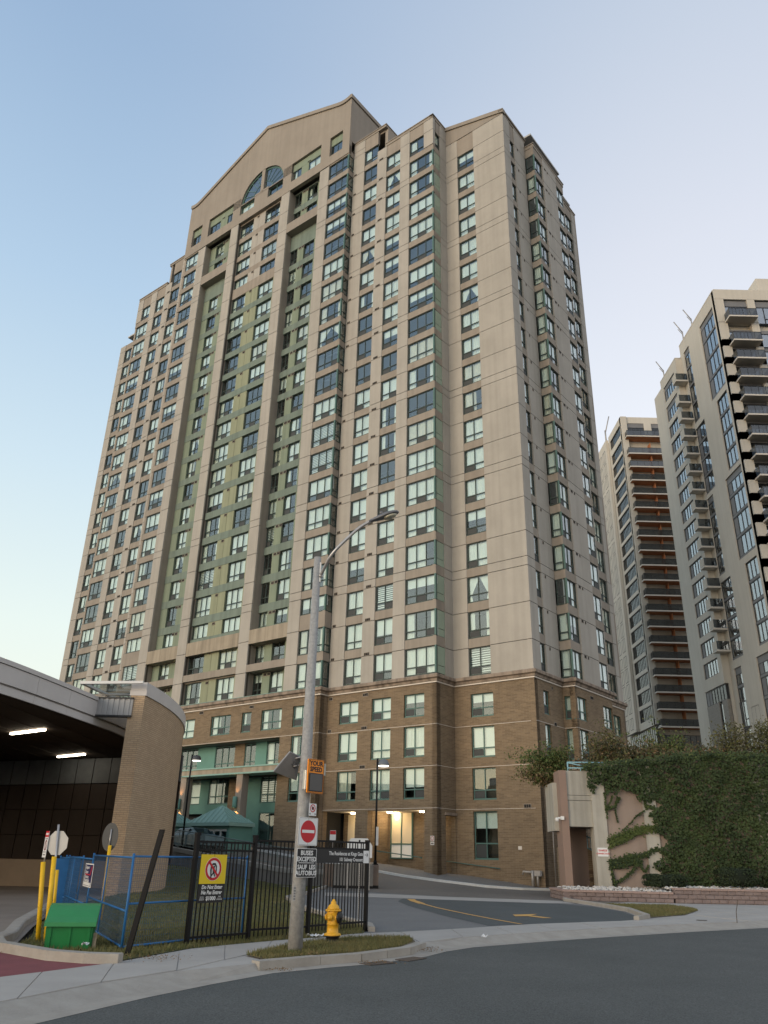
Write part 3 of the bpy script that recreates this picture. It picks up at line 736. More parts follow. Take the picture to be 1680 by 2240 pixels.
# ---- recessed terrace, concrete canopy and columns at the entrance
FT = Fm(1.85)
def slab(n, x0, y0, z0, x1, y1, z1, m): b = MB(); b.box(x0,y0,z0,x1,y1,z1); return obj(n, b, m, tower)
slab('recess_soffit', -36,-2.7,9.88,-20.33,-1.2,10.0, CONC2)
for (a0, a1, n, z0, z1, st) in ((-33.6,-31.4,3,7.85,9.8,None),(-29.15,-26.72,3,7.85,9.8,None),(-25.55,-24.25,2,7.85,9.8,None),(-23.0,-21.3,2,7.85,9.8,'left'),
                                (-29.5,-27.05,3,5.3,7.25,'left'),(-23.35,-21.1,3,5.3,7.22,'zebra'),(-33,-30.6,2,5.3,7.2,'full')):
    fwindow(FT, a0, a1, z0, z1, n, low=.56, fm=TEAL, inset=.05, style=st, dark=-1)
for (a0, a1, z0, z1) in ((-31.4,-29.15,7.8,9.88),(-24.25,-23.0,7.8,9.88),(-30.6,-29.5,4.6,7.3),(-25.3,-23.35,4.6,7.3),(-33,-20.35,4.55,5.28),(-25.2,-23.3,2,4.6),(-30,-25.2,2,4.6)):
    fpanel('teal_panel', TEALP, FT, a0, a1, 0, .2, z0, z1-.004)
for (a0, a1, z0, z1) in ((-26.72,-25.55,7.8,9.88),(-27.05,-25.3,4.6,7.3),(-21.1,-20.33,1,7.3)): brickwall(FT, a0, a1, z0, z1, [], .3)
fwindow(FT, -23.3, -21.1, 2.0, 4.54, 2, low=0, fm=TEAL, inset=.05, style=None, dark=-1)
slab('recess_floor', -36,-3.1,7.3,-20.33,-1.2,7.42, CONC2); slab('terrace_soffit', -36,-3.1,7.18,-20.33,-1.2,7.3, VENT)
slab('canopy_roof', -36,-4.5,7.26,-18.75,-3.0,7.66, RUST)
b = MB(); b.box(-36,-4.56,7.64,-18.69,-2.9,7.74); b.box(-36,-4.56,7.17,-18.69,-3.0,7.28); obj('canopy_edge', b, FLASH, tower)
slab('dark_room', -36,-1.2,1.0,-20.33,-.9,9.9, DARK)
for u in (22.98, 29.6):
    c = slab('column', -u-.33,-4.45,1.0,-u+.33,-3.8,7.18, CONC2)
    b = MB(); b.lathe([(.16,0),(.17,.1),(.17,.75),(.13,.8)], 12); obj('wall_lamp', b, TEALP, tower, loc=(-u-.12,-4.62,4.75))
    ld = bpy.data.lights.new('lamp_light', 'SPOT'); ld.energy = 110; ld.color = (1.0,.42,.12); ld.spot_size = math.radians(95); ld.shadow_soft_size = .08
    lo = bpy.data.objects.new('lamp_light', ld); COL.objects.link(lo); lo.parent = tower; lo.location = (-u-.12,-4.68,4.7)
    ld = bpy.data.lights.new('lamp_light', 'SPOT'); ld.energy = 30; ld.color = (1.0,.45,.15); ld.spot_size = math.radians(80); ld.shadow_soft_size = .08
    lo = bpy.data.objects.new('lamp_light', ld); COL.objects.link(lo); lo.parent = tower; lo.location = (-u-.12,-4.68,5.6); lo.rotation_euler = (PI, 0, 0)
# entrance vestibules with standing seam hip roofs
def vestibule(u0, u1, v0, v1):
    r = MB(); zE, zA = 3.62, 4.85; uc, vc = (u0+u1)/2, (v0+v1)/2
    C = [(-u1,-v1),(-u0,-v1),(-u0,-v0),(-u1,-v0)]; A = (-uc,-vc,zA)
    for i in range(4):
        p, q = C[i], C[(i+1) % 4]; r.face([(*p,zE),(*q,zE),A])
        n = 9
        for k in range(1, n):
            t = k/n; e = Vector((p[0]+(q[0]-p[0])*t, p[1]+(q[1]-p[1])*t, zE)); m_ = min(t, 1-t)*2
            mid = Vector(((p[0]+q[0])/2, (p[1]+q[1])/2, zE)); top = e+(Vector(A)-mid)*m_
            r.tube([e+Vector((0,0,.03)), top+Vector((0,0,.03))], .03, 4)
    r.box(-u1,-v1,zE-.22,-u0,-v0,zE-.005); obj('hip_roof', r, FLASH, tower)
    w = MB(); w.box(-u1+.25,-v1+.3,1.2,-u1+.5,-v0,zE-.22); w.box(-u0-.5,-v1+.3,1.2,-u0-.25,-v0,zE-.22); w.box(-u1+.5,-v1+.3,3.2,-u0-.5,-v1+.6,zE-.22); w.box(-u1+.3,-v0-.1,1.2,-u0-.3,-v0,zE-.22); obj('vestibule_wall', w, TEALP, tower)
    d = MB(); n = 5; W_ = (u1-u0-1.0)/n
    for k in range(n+1): d.box(-u1+.5+W_*k-.05,-v1+.36,1.2,-u1+.5+W_*k+.05,-v1+.44,3.2)
    d.box(-u1+.5,-v1+.355,3.05,-u0-.5,-v1+.45,3.2); obj('door_frame', d, mat('white_frame', (.7,.7,.68), .5), tower)
    g = MB(); g.box(-u1+.5,-v1+.39,1.2,-u0-.5,-v1+.41,3.05); obj('pane', g, GLS, tower)
FLASH2 = FLASH
vestibule(20.6, 25.2, 4.7, 7.2); vestibule(27.0, 31.5, 4.7, 7.2)
b = MB(); b.tube([(-11.2,-2.45,gz(11,2.4)+.95),(-7.4,-2.45,gz(7.4,2.4)+.95)], .035, 6); b.tube([(-7,-.28,1.45),(-3.0,-.28,1.1)], .03, 6)
for x, y, z in ((-11,-2.4,gz(11,2.4)+.9),(-7.6,-2.4,gz(7.6,2.4)+.93),(-6.6,-.2,1.4),(-3.3,-.2,1.1)): b.tube([(x,y,z),(x,y+.2,z-.05)], .02, 5)
obj('handrail', b, TEAL, tower)
b = MB(); b.box(-6.85,-2.31,2.62,-6.55,-2.29,2.92,0); b.box(-6.85,-2.31,2.38,-6.55,-2.29,2.58,0)
for i in range(16):
    t0, t1 = 2*PI*i/16, 2*PI*(i+1)/16; q = lambda r, t: (-6.7+r*math.cos(t), -2.312, 2.77+r*math.sin(t))
    b.prism([q(.09,t0),q(.12,t0),q(.12,t1),q(.09,t1)], (0,-.003,0), 1)
b.box(-6.8,-2.314,2.45,-6.6,-2.312,2.5,2); obj('wall_sign', b, [WHITE, mat('sign_red', (.45,.02,.03), .5), mat('sign_black', (.012,.012,.013), .5)], tower)
b = MB(); b.box(-1.75,-.1,2.2,-1.5,-.06,2.4); obj('wall_plate', b, WHITE, tower)
PIPE = mat('galvanised', (.35,.33,.31), .45, metal=.3, var=.15, scale=8)
b = MB(); b.tube([(-.62,-.5,.18),(-.62,-.5,1.05)], .09, 10); b.tube([(-.62,-.5,.95),(-1.25,-.5,.98),(-1.3,-.5,.8)], .06, 8); b.tube([(-.32,-.45,.2),(-.32,-.45,1.0)], .07, 8); b.box(-.5,-.55,.75,-.1,-.3,1.05)
tag(obj('standpipe', b, PIPE, None, M=TWM.copy()), 'grey fire standpipe with capped elbow at the brick corner', 'standpipe')
b = MB(); b.tube([(.12,1.0,.2),(.12,1.0,4.6)], .035, 6); b.box(.02,.92,4.5,.2,1.08,4.7); obj('downpipe', b, PIPE, tower)
flush_pieces(tower)
# ------------------------------------------------------------------ ground, road, pavement, forecourt
def poly(name, pts, z, m, th=0.0, parent=None):
    bm = bmesh.new(); vs = [bm.verts.new((p[0], p[1], p[2] if len(p) > 2 else z)) for p in pts]; f = bm.faces.new(vs)
    if f.normal.z < 0: f.normal_flip()
    bmesh.ops.triangulate(bm, faces=[f])
    me = bpy.data.meshes.new(name); bm.to_mesh(me); bm.free(); me.materials.append(m)
    o = bpy.data.objects.new(name, me); COL.objects.link(o)
    if parent is not None: o.parent = parent
    return o
def asphalt(name, c, c2, sc=1.2):
    m = mat(name, c, 0.92, scale=sc, col2=c2, spec=0.25); nt = m.node_tree; b = nt.nodes['Principled BSDF']
    g = nt.nodes.new('ShaderNodeNewGeometry'); n = nt.nodes.new('ShaderNodeTexNoise'); n.inputs['Scale'].default_value = 55; n.inputs['Detail'].default_value = 4; lk(nt, g.outputs['Position'], n.inputs['Vector'])
    r = nt.nodes.new('ShaderNodeValToRGB'); r.color_ramp.elements[0].position = .35; r.color_ramp.elements[1].position = .7; r.color_ramp.elements[0].color = (.62,.62,.62,1); r.color_ramp.elements[1].color = (1.3,1.3,1.3,1); lk(nt, n.outputs['Fac'], r.inputs[0])
    old = b.inputs['Base Color'].links[0].from_socket; mx = nt.nodes.new('ShaderNodeMix'); mx.data_type = 'RGBA'; mx.blend_type = 'MULTIPLY'; mx.inputs['Factor'].default_value = 1
    lk(nt, old, mx.inputs['A']); lk(nt, r.outputs['Color'], mx.inputs['B']); lk(nt, mx.outputs['Result'], b.inputs['Base Color'])
    bp = nt.nodes.new('ShaderNodeBump'); bp.inputs['Strength'].default_value = .5; bp.inputs['Distance'].default_value = .01; lk(nt, n.outputs['Fac'], bp.inputs['Height']); lk(nt, bp.outputs[0], b.inputs['Normal'])
    return m
ROAD = asphalt('road_asphalt', (.088,.094,.09), (.112,.117,.112), .35)
DRV = asphalt('drive_asphalt', (.17,.17,.168), (.20,.20,.195), .5); DRV2 = asphalt('patch_asphalt', (.085,.095,.095), (.105,.115,.115), .5); UPD = asphalt('upper_asphalt', (.16,.145,.128), (.20,.18,.158), .3)
PAVE = mat('pavement_concrete', (.33,.31,.285), .92, scale=.7, col2=(.40,.38,.35), bump=.25, bscale=60); PAVE2 = mat('kerb_concrete', (.36,.335,.295), .92, scale=2.5, col2=(.29,.265,.23), bump=.4, bscale=30)
DIRT = mat('bare_earth', (.12,.095,.06), .95, scale=4, col2=(.17,.135,.085), bump=.6, bscale=25); LAWN = mat('lawn_soil', (.062,.075,.026), .95, scale=.6, col2=(.095,.095,.04), bump=.6, bscale=20)
REDP = mat('red_paint', (.22,.062,.068), .85, scale=1.5, col2=(.17,.05,.055), bump=.2, bscale=50); YEL = mat('yellow_marking', (.62,.36,.10), .8, scale=3, col2=(.50,.29,.10)); WHT = mat('white_marking', (.6,.6,.58), .8, scale=6, col2=(.5,.5,.48))
kind(poly('ground', [(-900,-900),(900,-900),(900,1500),(-900,1500)], -0.2, mat('far_ground', (.12,.115,.10), .95, scale=.05, col2=(.15,.145,.12))), 'structure')
E_ = [(-7.6,1.5),(-5.2,6.2),(-3.94,9.83),(-3.19,11.75),(-2.59,13.0),(-1.83,14.36),(-0.91,15.27),(-0.22,15.84),(0.71,17.07),(1.15,18.0),(1.84,19.0),(3.61,20.6),(5.8,22.4),(8.4,24.4),(12.05,27.0),(15.4,29.3),(21,33),(34,41)]
I_ = [(-8.1,1.8),(-5.65,6.5),(-4.35,10.1),(-3.6,12.05),(-2.9,13.35),(-1.9,14.45),(-0.97,15.36),(-0.29,15.93),(0.62,17.13),(0.95,18.3),(1.55,19.4),(3.33,21.0),(5.52,22.85),(8.1,24.85),(11.75,27.45),(15.1,29.8),(20.7,33.5),(33.6,41.5)]
kind(poly('road', [(-60,-40),(60,-40),(60,41)]+E_[::-1]+[(-60,1.5)], -0.10, ROAD), 'structure')
b = MB()      # gutter strip
def off(P, d):
    R_ = []
    for i in range(len(P)):
        a, c = Vector(P[max(0,i-1)]), Vector(P[min(len(P)-1,i+1)]); t = (c-a).normalized(); R_.append((P[i][0]+t.y*d, P[i][1]-t.x*d))
    return R_
G_ = off(E_, .32)
for i in range(len(E_)-1): b.face([(*G_[i],-.096),(*G_[i+1],-.096),(*E_[i+1],-.094),(*E_[i],-.094)])
pavement = None
BK = [(-8.9,10.5),(-5.03,12.24),(-4.09,14.04),(-4.0,14.4),(-3.35,16.35),(-2.35,17.75),(-1.2,18.95),(-.25,20.3),(.1,20.5),(.63,20.87),(2.02,22.08),(4.1,24.09),(7.91,26.61),(8.41,27.5),(8.94,31.36),(8.68,34.5),(8.11,38.2),(8.44,39.05),(26,39.3),(33.6,41.5)]
pavement = kind(poly('pavement', I_[1:-1]+[(33.6,41.5)]+BK[::-1][1:]+[(-9.5,7.5)], 0.0, PAVE), 'structure')
kind(obj('gutter', b, PAVE2), 'structure')
b = MB()
for i in range(len(E_)-1): b.face([(*E_[i],-.10),(*E_[i+1],-.10),(*I_[i+1],.001),(*I_[i],.001)])
kind(obj('kerb', b, PAVE2), 'structure')
# kerb stones of the raised stretch, each its own block
kp = [(-1.86,14.40),(-0.94,15.31),(-0.25,15.88),(0.66,17.1),(1.0,18.1)]
def along(P, step):
    out = [Vector(P[0])]; 
    for a, c in zip(P[:-1], P[1:]):
        a, c = Vector(a), Vector(c); d = (c-a).length; n = max(1, round(d/step))
        for k in range(1, n+1): out.append(a.lerp(c, k/n))
    return out
pts = along(kp, .9)
for a, c in zip(pts[:-1], pts[1:]):
    t = (c-a).normalized(); nn = Vector((t.y,-t.x)); a2, c2 = a+t*.006, c-t*.006; k = MB(); h = .035+RN.uniform(-.006,.006)
    k.prism([(*(a2+nn*.05),-.12),(*(c2+nn*.05),-.12),(*(c2-nn*.16),-.12),(*(a2-nn*.16),-.12)], (0,0,.12+h)); obj('kerbstone', k, PAVE2, pavement)
# paving slabs: joints cut the walk every 1.5 m, slabs sit a few millimetres proud
def cross(P, Q, t0, t1, name='paving_slab', z=.012, gap=.012):
    """slabs between two matching polylines"""
    for i in range(len(P)-1):
        a, b_, c, d = Vector(P[i]), Vector(P[i+1]), Vector(Q[i+1]), Vector(Q[i]); m = (a+b_+c+d)/4; k = MB()
        q = [p+(m-p).normalized()*gap*1.4 for p in (a,b_,c,d)]; zz = z+RN.uniform(-.003,.004)
        k.prism([(p.x,p.y,-.02) for p in q], (0,0,.02+zz)); obj(name, k, PAVE, pavement)
def resamp(P, n):
    L = [0]; 
    for a, c in zip(P[:-1], P[1:]): L.append(L[-1]+(Vector(c)-Vector(a)).length)
    out = []
    for k in range(n+1):
        s = L[-1]*k/n; i = max(j for j in range(len(L)) if L[j] <= s+1e-9); i = min(i, len(P)-2); t = (s-L[i])/(L[i+1]-L[i]); out.append(tuple(Vector(P[i]).lerp(Vector(P[i+1]), t)))
    return out
cross(resamp(I_[1:5], 5), resamp([(-7.1,9.6),(-5.25,11.9),(-4.15,13.9),(-3.3,15.2)], 5), 0, 1)
cross(resamp([(-2.9,13.35),(-2.25,15.45),(-1.5,17.55),(-.6,18.85),(.2,19.3),(.82,19.35)], 5), resamp([(-3.45,15.9),(-3.2,16.5),(-2.3,17.75),(-1.2,18.95),(-.25,20.3),(.5,20.75)], 5), 0, 1)
cross(resamp([(.95,18.4),(1.55,19.4),(3.33,21.0),(5.52,22.85),(8.1,24.85),(11.6,27.3)], 8), resamp([(.6,20.8),(2.02,22.04),(4.1,24.05),(7.91,26.57),(8.5,27.45),(10.7,29.9)], 8), 0, 1)
cross(resamp([(11.75,27.5),(15.1,29.85),(20.6,33.5)], 6), resamp([(10.9,30.1),(12.4,33.0),(16,36.8)], 6), 0, 1)
# grass strips
kind(poly('verge', [(-2.2,15.4),(-1.72,14.72),(-0.9,15.55),(-0.2,16.15),(0.55,17.25),(0.85,18.4),(0.8,19.3),(0.2,19.2),(-0.6,18.8),(-1.5,17.5)], .02, DIRT), 'structure')
kind(poly('grass_island', [(9.0,36.2),(12.28,36.44),(12.5,34.5),(12.14,32.93),(10.56,29.93),(8.75,28.0),(9.15,31.4),(8.95,34.5)], .016, DIRT), 'structure')
# lower driveway and its patch
kind(poly('driveway', [(-.25,20.3),(.1,20.5),(.63,20.87),(2.02,22.08),(4.1,24.09),(7.91,26.61),(8.41,27.5),(8.94,31.36),(8.68,34.5),(8.11,38.2),(9.2,42.5),(2,50),(-6,50),(-4,46),(-3.5,36.5),(-3.6,35),(-2.2,28.1),(-1.4,25.5),(-.73,23.7)], -.004, DRV), 'structure')
kind(poly('driveway_patch', [(3.0,23.4),(3.96,24.05),(7.85,26.65),(8.38,27.6),(8.8,31.3),(8.5,34.2),(7.35,36.3),(1.2,37.6),(.9,35),(1.2,32),(2.1,27)], .001, DRV2), 'structure')
kind(poly('driveway_strip', [(-2.2,38.3),(3.38,36.9),(6.75,36.0),(8.3,36.2),(8.1,38.3),(7.3,38.7),(3.66,39.8),(.17,41.5),(-2.4,41.6)], .005, PAVE), 'structure')
ln = [(1.5,36.9),(1.55,35.6),(1.8,33.5),(2.2,31),(2.9,28),(3.55,25.6),(4.0,24.15)]
b = MB()
for p, q in zip(ln[:-1], ln[1:]):
    w = .17 if p[1] > 34 else .07; b.face([(p[0]-w,p[1],.008),(q[0]-w*.8,q[1],.008),(q[0]+w*.8,q[1],.008),(p[0]+w,p[1],.008)])
b.face([(4.47,28.05,.009),(5.05,27.75,.009),(5.42,26.9,.009),(5.12,26.8,.009),(4.75,27.55,.009)]); b.face([(4.40,28.1,.0095),(4.35,27.3,.0095),(4.75,27.5,.0095),(4.95,27.85,.0095),(5.3,28.7,.0095)])
kind(obj('yellow_marking', b, YEL), 'structure')
# raised kerb round the grass island and the driveway mouth
b = MB(); b.sweep([(7.85,26.7),(8.5,27.7),(9.0,31.4),(8.78,34.5),(8.25,38.1),(8.35,38.9)], [(0,-.02),(0,.11),(.02,.13),(.16,.13),(.16,-.02)]); kind(obj('kerb', b, PAVE2), 'structure')
b = MB(); b.sweep([(-.15,20.75),(-.22,22.0),(-.78,23.7),(-1.45,25.5),(-2.25,28.1),(-3.0,31.5),(-3.62,35),(-3.5,36.6),(-3.2,39),(-3.0,44),(-2.8,48.3)][::-1], [(-.16,-.02),(-.16,.10),(-.02,.11),(0,.09),(0,-.02)]); kind(obj('kerb', b, PAVE2), 'structure')
# sloping upper forecourt
b = MB(); NU, NV = 44, 16
def FP(u, v, dz=0): p = UV(u, v); return (p.x, p.y, gz(u, v)+dz)
for i in range(NU):
    for j in range(NV):
        u0, u1 = -9+44*i/NU, -9+44*(i+1)/NU; v0, v1 = -3+16.2*j/NV, -3+16.2*(j+1)/NV
        if (u0+u1)/2 > 8.2 and v1 > 10.2: continue
        b.face([FP(u1,v1,.002),FP(u0,v1,.002),FP(u0,v0,.002),FP(u1,v0,.002)], 0, True)
kind(obj('forecourt', b, UPD), 'structure')
kb = [(34,4.4),(20,4.4),(9.3,4.42),(7.4,4.45),(5.1,4.0),(2.2,3.2),(.4,2.1),(-1.0,.1),(-2.4,-2.5)]
b = MB(); wk = MB()
for p, q in zip(kb[:-1], kb[1:]):
    n = max(1, int(abs(p[0]-q[0])/1.5))
    for k in range(n):
        a = (p[0]+(q[0]-p[0])*k/n, p[1]+(q[1]-p[1])*k/n); c = (p[0]+(q[0]-p[0])*(k+1)/n, p[1]+(q[1]-p[1])*(k+1)/n)
        A, C = FP(*a), FP(*c); A2, C2 = FP(a[0], a[1]-.14), FP(c[0], c[1]-.14); A3, C3 = FP(a[0], min(a[1]-.14, 0.0 if a[0] < 6.3 else 2.0)), FP(c[0], min(c[1]-.14, 0.0 if c[0] < 6.3 else 2.0))
        up = lambda P, d: (P[0], P[1], P[2]+d)
        b.face([A,C,up(C,.12),up(A,.12)]); b.face([up(A,.12),up(C,.12),up(C2,.125),up(A2,.125)]); wk.face([up(A2,.118),up(C2,.118),up(C3,.13),up(A3,.13)])
kind(obj('kerb', b, WHT), 'structure'); kind(obj('walkway', wk, asphalt('walk', (.20,.19,.175), (.24,.225,.205), .5)), 'structure')
# lawn between fence, ramp and brick wall
def lz(x, y):
    r = Vector((x-KX, y-KY)); u = -0.781834*r.x+0.623487*r.y; v = -0.623487*r.x-0.781834*r.y
    return max(0.0, .085*(u-11-.35*max(0, v-9.5)))*max(0,min(1,(14-abs(v-9))/4)) - .02 + .05*math.sin(x*.8)*math.sin(y*.5)*(1 if y > 20 else .2)
def inside(x, y, P):
    c = False; j = len(P)-1
    for i in range(len(P)):
        if (P[i][1] > y) != (P[j][1] > y) and x < (P[j][0]-P[i][0])*(y-P[i][1])/(P[j][1]-P[i][1])+P[i][0]: c = not c
        j = i
    return c
LP = [(-4.1,14.25),(-3.4,16.3),(-2.35,17.7),(-1.2,18.9),(-.25,20.25),(-.25,22.0),(-.8,23.7),(-1.5,25.5),(-2.3,28.1),(-3.05,31.5),(-3.7,35),(-3.6,36.6),(-3.3,39),(-3.1,44),(-2.9,48.4),(-16,58.9),(-18,58),(-11.2,46),(-10.3,40),(-10.1,34),(-9.6,27),(-7.6,20),(-6.55,16.9),(-6.5,16.3),(-6.1,15.6),(-4.95,14.6)]
bm = bmesh.new(); vs = [bm.verts.new((*p, 0)) for p in LP]; f = bm.faces.new(vs); bmesh.ops.triangulate(bm, faces=[f])
for _ in range(5):
    L_ = [e for e in bm.edges if e.calc_length() > 1.6]
    if not L_: break
    bmesh.ops.subdivide_edges(bm, edges=L_, cuts=1); bmesh.ops.triangulate(bm, faces=bm.faces[:])
bmesh.ops.recalc_face_normals(bm, faces=bm.faces[:])
for v in bm.verts: v.co.z = lz(v.co.x, v.co.y)+.025
if sum(f.normal.z for f in bm.faces) < 0: bmesh.ops.reverse_faces(bm, faces=bm.faces[:])
me = bpy.data.meshes.new('lawn'); bm.to_mesh(me); bm.free(); me.materials.append(LAWN); o = bpy.data.objects.new('lawn', me); COL.objects.link(o); kind(o, 'structure')
for p in me.polygons: p.use_smooth = True
# bus loop pavement, red paint and island kerb
kind(poly('bus_loop_floor', [(-60,13),(-8.9,10.6),(-5.03,12.3),(-4.2,14.1),(-5,14.6),(-6.2,15.6),(-6.6,16.5),(-7.7,20),(-9.7,27),(-10.2,34),(-12,44),(-60,70)], -.006, mat('loop_concrete', (.20,.17,.145), .9, scale=.4, col2=(.26,.225,.19), bump=.2)), 'structure')
kind(poly('red_bus_lane', [(-30,15.2),(-12,15.6),(-7.6,15.6),(-6.34,15.2),(-5.6,14.75),(-4.9,14.42),(-4.15,14.0),(-5.05,12.28),(-8.9,10.65),(-30,2)], -.001, REDP), 'structure')
b = MB(); b.sweep([(-9.9,27.5),(-7.85,20),(-6.95,17.4),(-6.78,16.4),(-6.35,15.55),(-5.05,14.45),(-4.45,14.22),(-3.95,14.2)][::-1], [(-.02,-.02),(-.02,.12),(-.05,.14),(-.26,.14),(-.26,-.02)]); kind(obj('kerb', b, PAVE2), 'structure')
# grass blades
GM1 = mat('grass_blade', (.085,.105,.03), .8, scale=1.3, col2=(.17,.145,.06)); GM2 = mat('dry_grass_blade', (.22,.17,.075), .85, scale=2, col2=(.13,.125,.045))
def blades(name, P, n, h, zf, m, seed, wid=.006):
    R_ = random.Random(seed); b = MB(); x0, x1 = min(p[0] for p in P), max(p[0] for p in P); y0, y1 = min(p[1] for p in P), max(p[1] for p in P); k = 0
    while k < n:
        x, y = R_.uniform(x0, x1), R_.uniform(y0, y1)
        if not inside(x, y, P): continue
        k += 1; t = R_.uniform(0, 2*PI); l = h*R_.uniform(.4,1.2); w = wid*R_.uniform(.7,1.6); bx, by = R_.uniform(-.6,.6)*l, R_.uniform(-.6,.6)*l; z = zf(x, y)
        b.face([(x-w*math.cos(t),y-w*math.sin(t),z),(x+w*math.cos(t),y+w*math.sin(t),z),(x+bx,y+by,z+l)])
    return kind(obj(name, b, m), 'stuff')
VP = [(-2.2,15.4),(-1.72,14.76),(-0.9,15.6),(-0.2,16.2),(0.5,17.3),(0.8,18.4),(0.75,19.3),(0.2,19.2),(-0.6,18.8),(-1.5,17.5)]
blades('verge_grass', VP, 9000, .085, lambda x, y: .015, GM1, 3); blades('dry_verge_grass', VP, 6000, .07, lambda x, y: .015, GM2, 4)
IP = [(9.0,36.2),(12.28,36.44),(12.5,34.5),(12.14,32.93),(10.56,29.93),(8.9,28.3),(9.2,31.4),(9.0,34.5)]
blades('island_grass', IP, 9000, .07, lambda x, y: .012, GM1, 5, .009); blades('dry_island_grass', IP, 5000, .06, lambda x, y: .012, GM2, 6, .009)
blades('lawn_grass', LP, 60000, .06, lambda x, y: lz(x, y)+.02, GM1, 7, .012)
NP = [(-4.1,14.3),(-3.4,16.3),(-2.35,17.7),(-1.2,18.9),(-.3,20.2),(-.3,22.0),(-3,22),(-7,19.5),(-6.5,16.5),(-4.95,14.7)]
blades('fence_edge_grass', NP, 14000, .10, lambda x, y: lz(x, y)+.02, GM1, 8, .008); blades('dry_fence_edge_grass', NP, 6000, .07, lambda x, y: lz(x, y)+.02, GM2, 9, .008)
# dry leaves and litter along the kerb
LEAF = mat('dry_leaf', (.16,.09,.04), .9, scale=8, col2=(.24,.15,.06))
b = MB(); R_ = random.Random(21)
for (cx, cy, sx, sy, n, z) in ((1.0,17.9,.35,.5,160,-.07),(-.1,15.75,.5,.25,70,-.09),(-1.5,14.45,.25,.2,60,-.08),(-3.6,14.6,.5,.5,120,.03),(-6.6,15.3,.5,.5,150,.0),(-1.0,19.6,.6,.3,60,.02),(10.8,32,1.2,2,90,.05),(.3,18.6,.4,.5,60,.04),(-1.2,15.6,.5,.5,70,.05)):
    for _ in range(n):
        x, y = R_.gauss(cx, sx*.5), R_.gauss(cy, sy*.5); a = R_.uniform(0, 6.28); s = R_.uniform(.012,.03); tz = R_.uniform(-.015,.02)
        b.face([(x,y,z+.01),(x+s*math.cos(a),y+s*math.sin(a),z+.012+tz*.5),(x+1.5*s*math.cos(a+.5),y+1.5*s*math.sin(a+.5),z+.02),(x+s*math.cos(a+1.2),y+s*math.sin(a+1.2),z+.012-tz*.3)])
kind(obj('dry_leaves', b, LEAF), 'stuff')
# ------------------------------------------------------------------ the two newer towers on the right (walls parallel to the view axes)
WALLR = mat('cream_precast', (.50,.465,.40), .9, scale=.15, col2=(.56,.525,.46), bump=.15, bscale=6, streak=.06)
GREYP = mat('grey_spandrel', (.17,.17,.175), .6, var=.1, scale=.5); BLK = mat('black_frame', (.018,.02,.024), .45)
GLB = glass_mat('blue_glass', (.55,.62,.68), 3.4, .01, .03); GLD = glass_mat('balcony_glass', (.30,.33,.36), 1.9, .03, .02)
GLM = glass_mat('dark_glass', (.35,.37,.38), 1.7, .02, .02)
SOFF = mat('balcony_soffit', (.42,.37,.31), .9); SLABW = mat('balcony_edge', (.58,.54,.48), .85); BROWN = mat('brown_recess', (.40,.165,.075), .85, var=.15, scale=.6); STONEG = mat('granite_cladding', (.20,.185,.165), .8, scale=6, col2=(.30,.28,.25))
INT = mat('interior_grey', (.12,.12,.12), .95)
XM = Matrix.Rotation(-PI/2, 4, 'Z')        # face looking -x: local x runs towards -y (right as seen from outside), inward = +x
def Lx(x, y=0.0): return Matrix.Translation((x, y, 0)) @ XM
def win_r(parent, M, a0, z0, W, H, n, low=None, glass=GLB, panel=0.0, solid=0, curtain=None):
    """dark framed window; panel = grey spandrel on top, solid = number of panes that are grey panels at the far side"""
    k = ('winr', round(W,2), round(H,2), n, low, round(panel,2), solid)
    if k not in MESHES:
        f = MB(); t = .09; H2 = H-panel
        f.box(0,.02,0,W,.12,t); f.box(0,.02,H2-t,W,.12,H2); f.box(0,.02,t,t,.12,H2-t); f.box(W-t,.02,t,W,.12,H2-t); pw = (W-2*t)/n
        for i in range(1, n): f.box(t+pw*i-.05,.02,t,t+pw*i+.05,.12,H2-t)
        if low: f.box(t+pw*low+.05,.02,H2*.28,t+pw*(low+1)-.05,.12,H2*.28+.1)
        if panel: f.box(0,.04,H2+.002,W,.12,H,1)
        for i in range(solid): f.box(t+pw*i+.05,.05,t,t+pw*(i+1)-.05,.1,H2-t,1)
        f.box(0,.35,0,W,.4,H,2)
        MESHES[k] = (f, f.mesh('window', [BLK, GREYP, INT]), pw, t, H2)
    f, me, pw, t, H2 = MESHES[k]
    w = obj('window', me, parent=parent, M=M @ Matrix.Translation((a0, 0, z0)))
    b, pm = pane_mesh(pw-.1, H2-2*t, glass)
    for i in range(solid, n): obj('pane', pm, parent=w, loc=(t+pw*i+.05, .07, t))
    return w
RT = thing('condominium_tower', 'cream tower with black framed windows and small stacked balconies at the right edge', 'building', (50, 92, 0))
RTM = Matrix.Translation((-50, -92, 0))
def robj(n, b, m, p=RT, T_=RTM): return obj(n, b, m, p, M=T_.copy())
b = MB()
W1 = lambda g: (84.85, 89.4) if g in (0, 2, 4) else (85.0, 88.15)
W2 = lambda g: (93.5, 95.5) if g in (0, 2, 4) else (92.35, 95.5)
GRP = [(58.0, 70.0), (47.0, 57.15), (35.5, 46.4), (24.6, 34.6), (14.0, 23.6)]
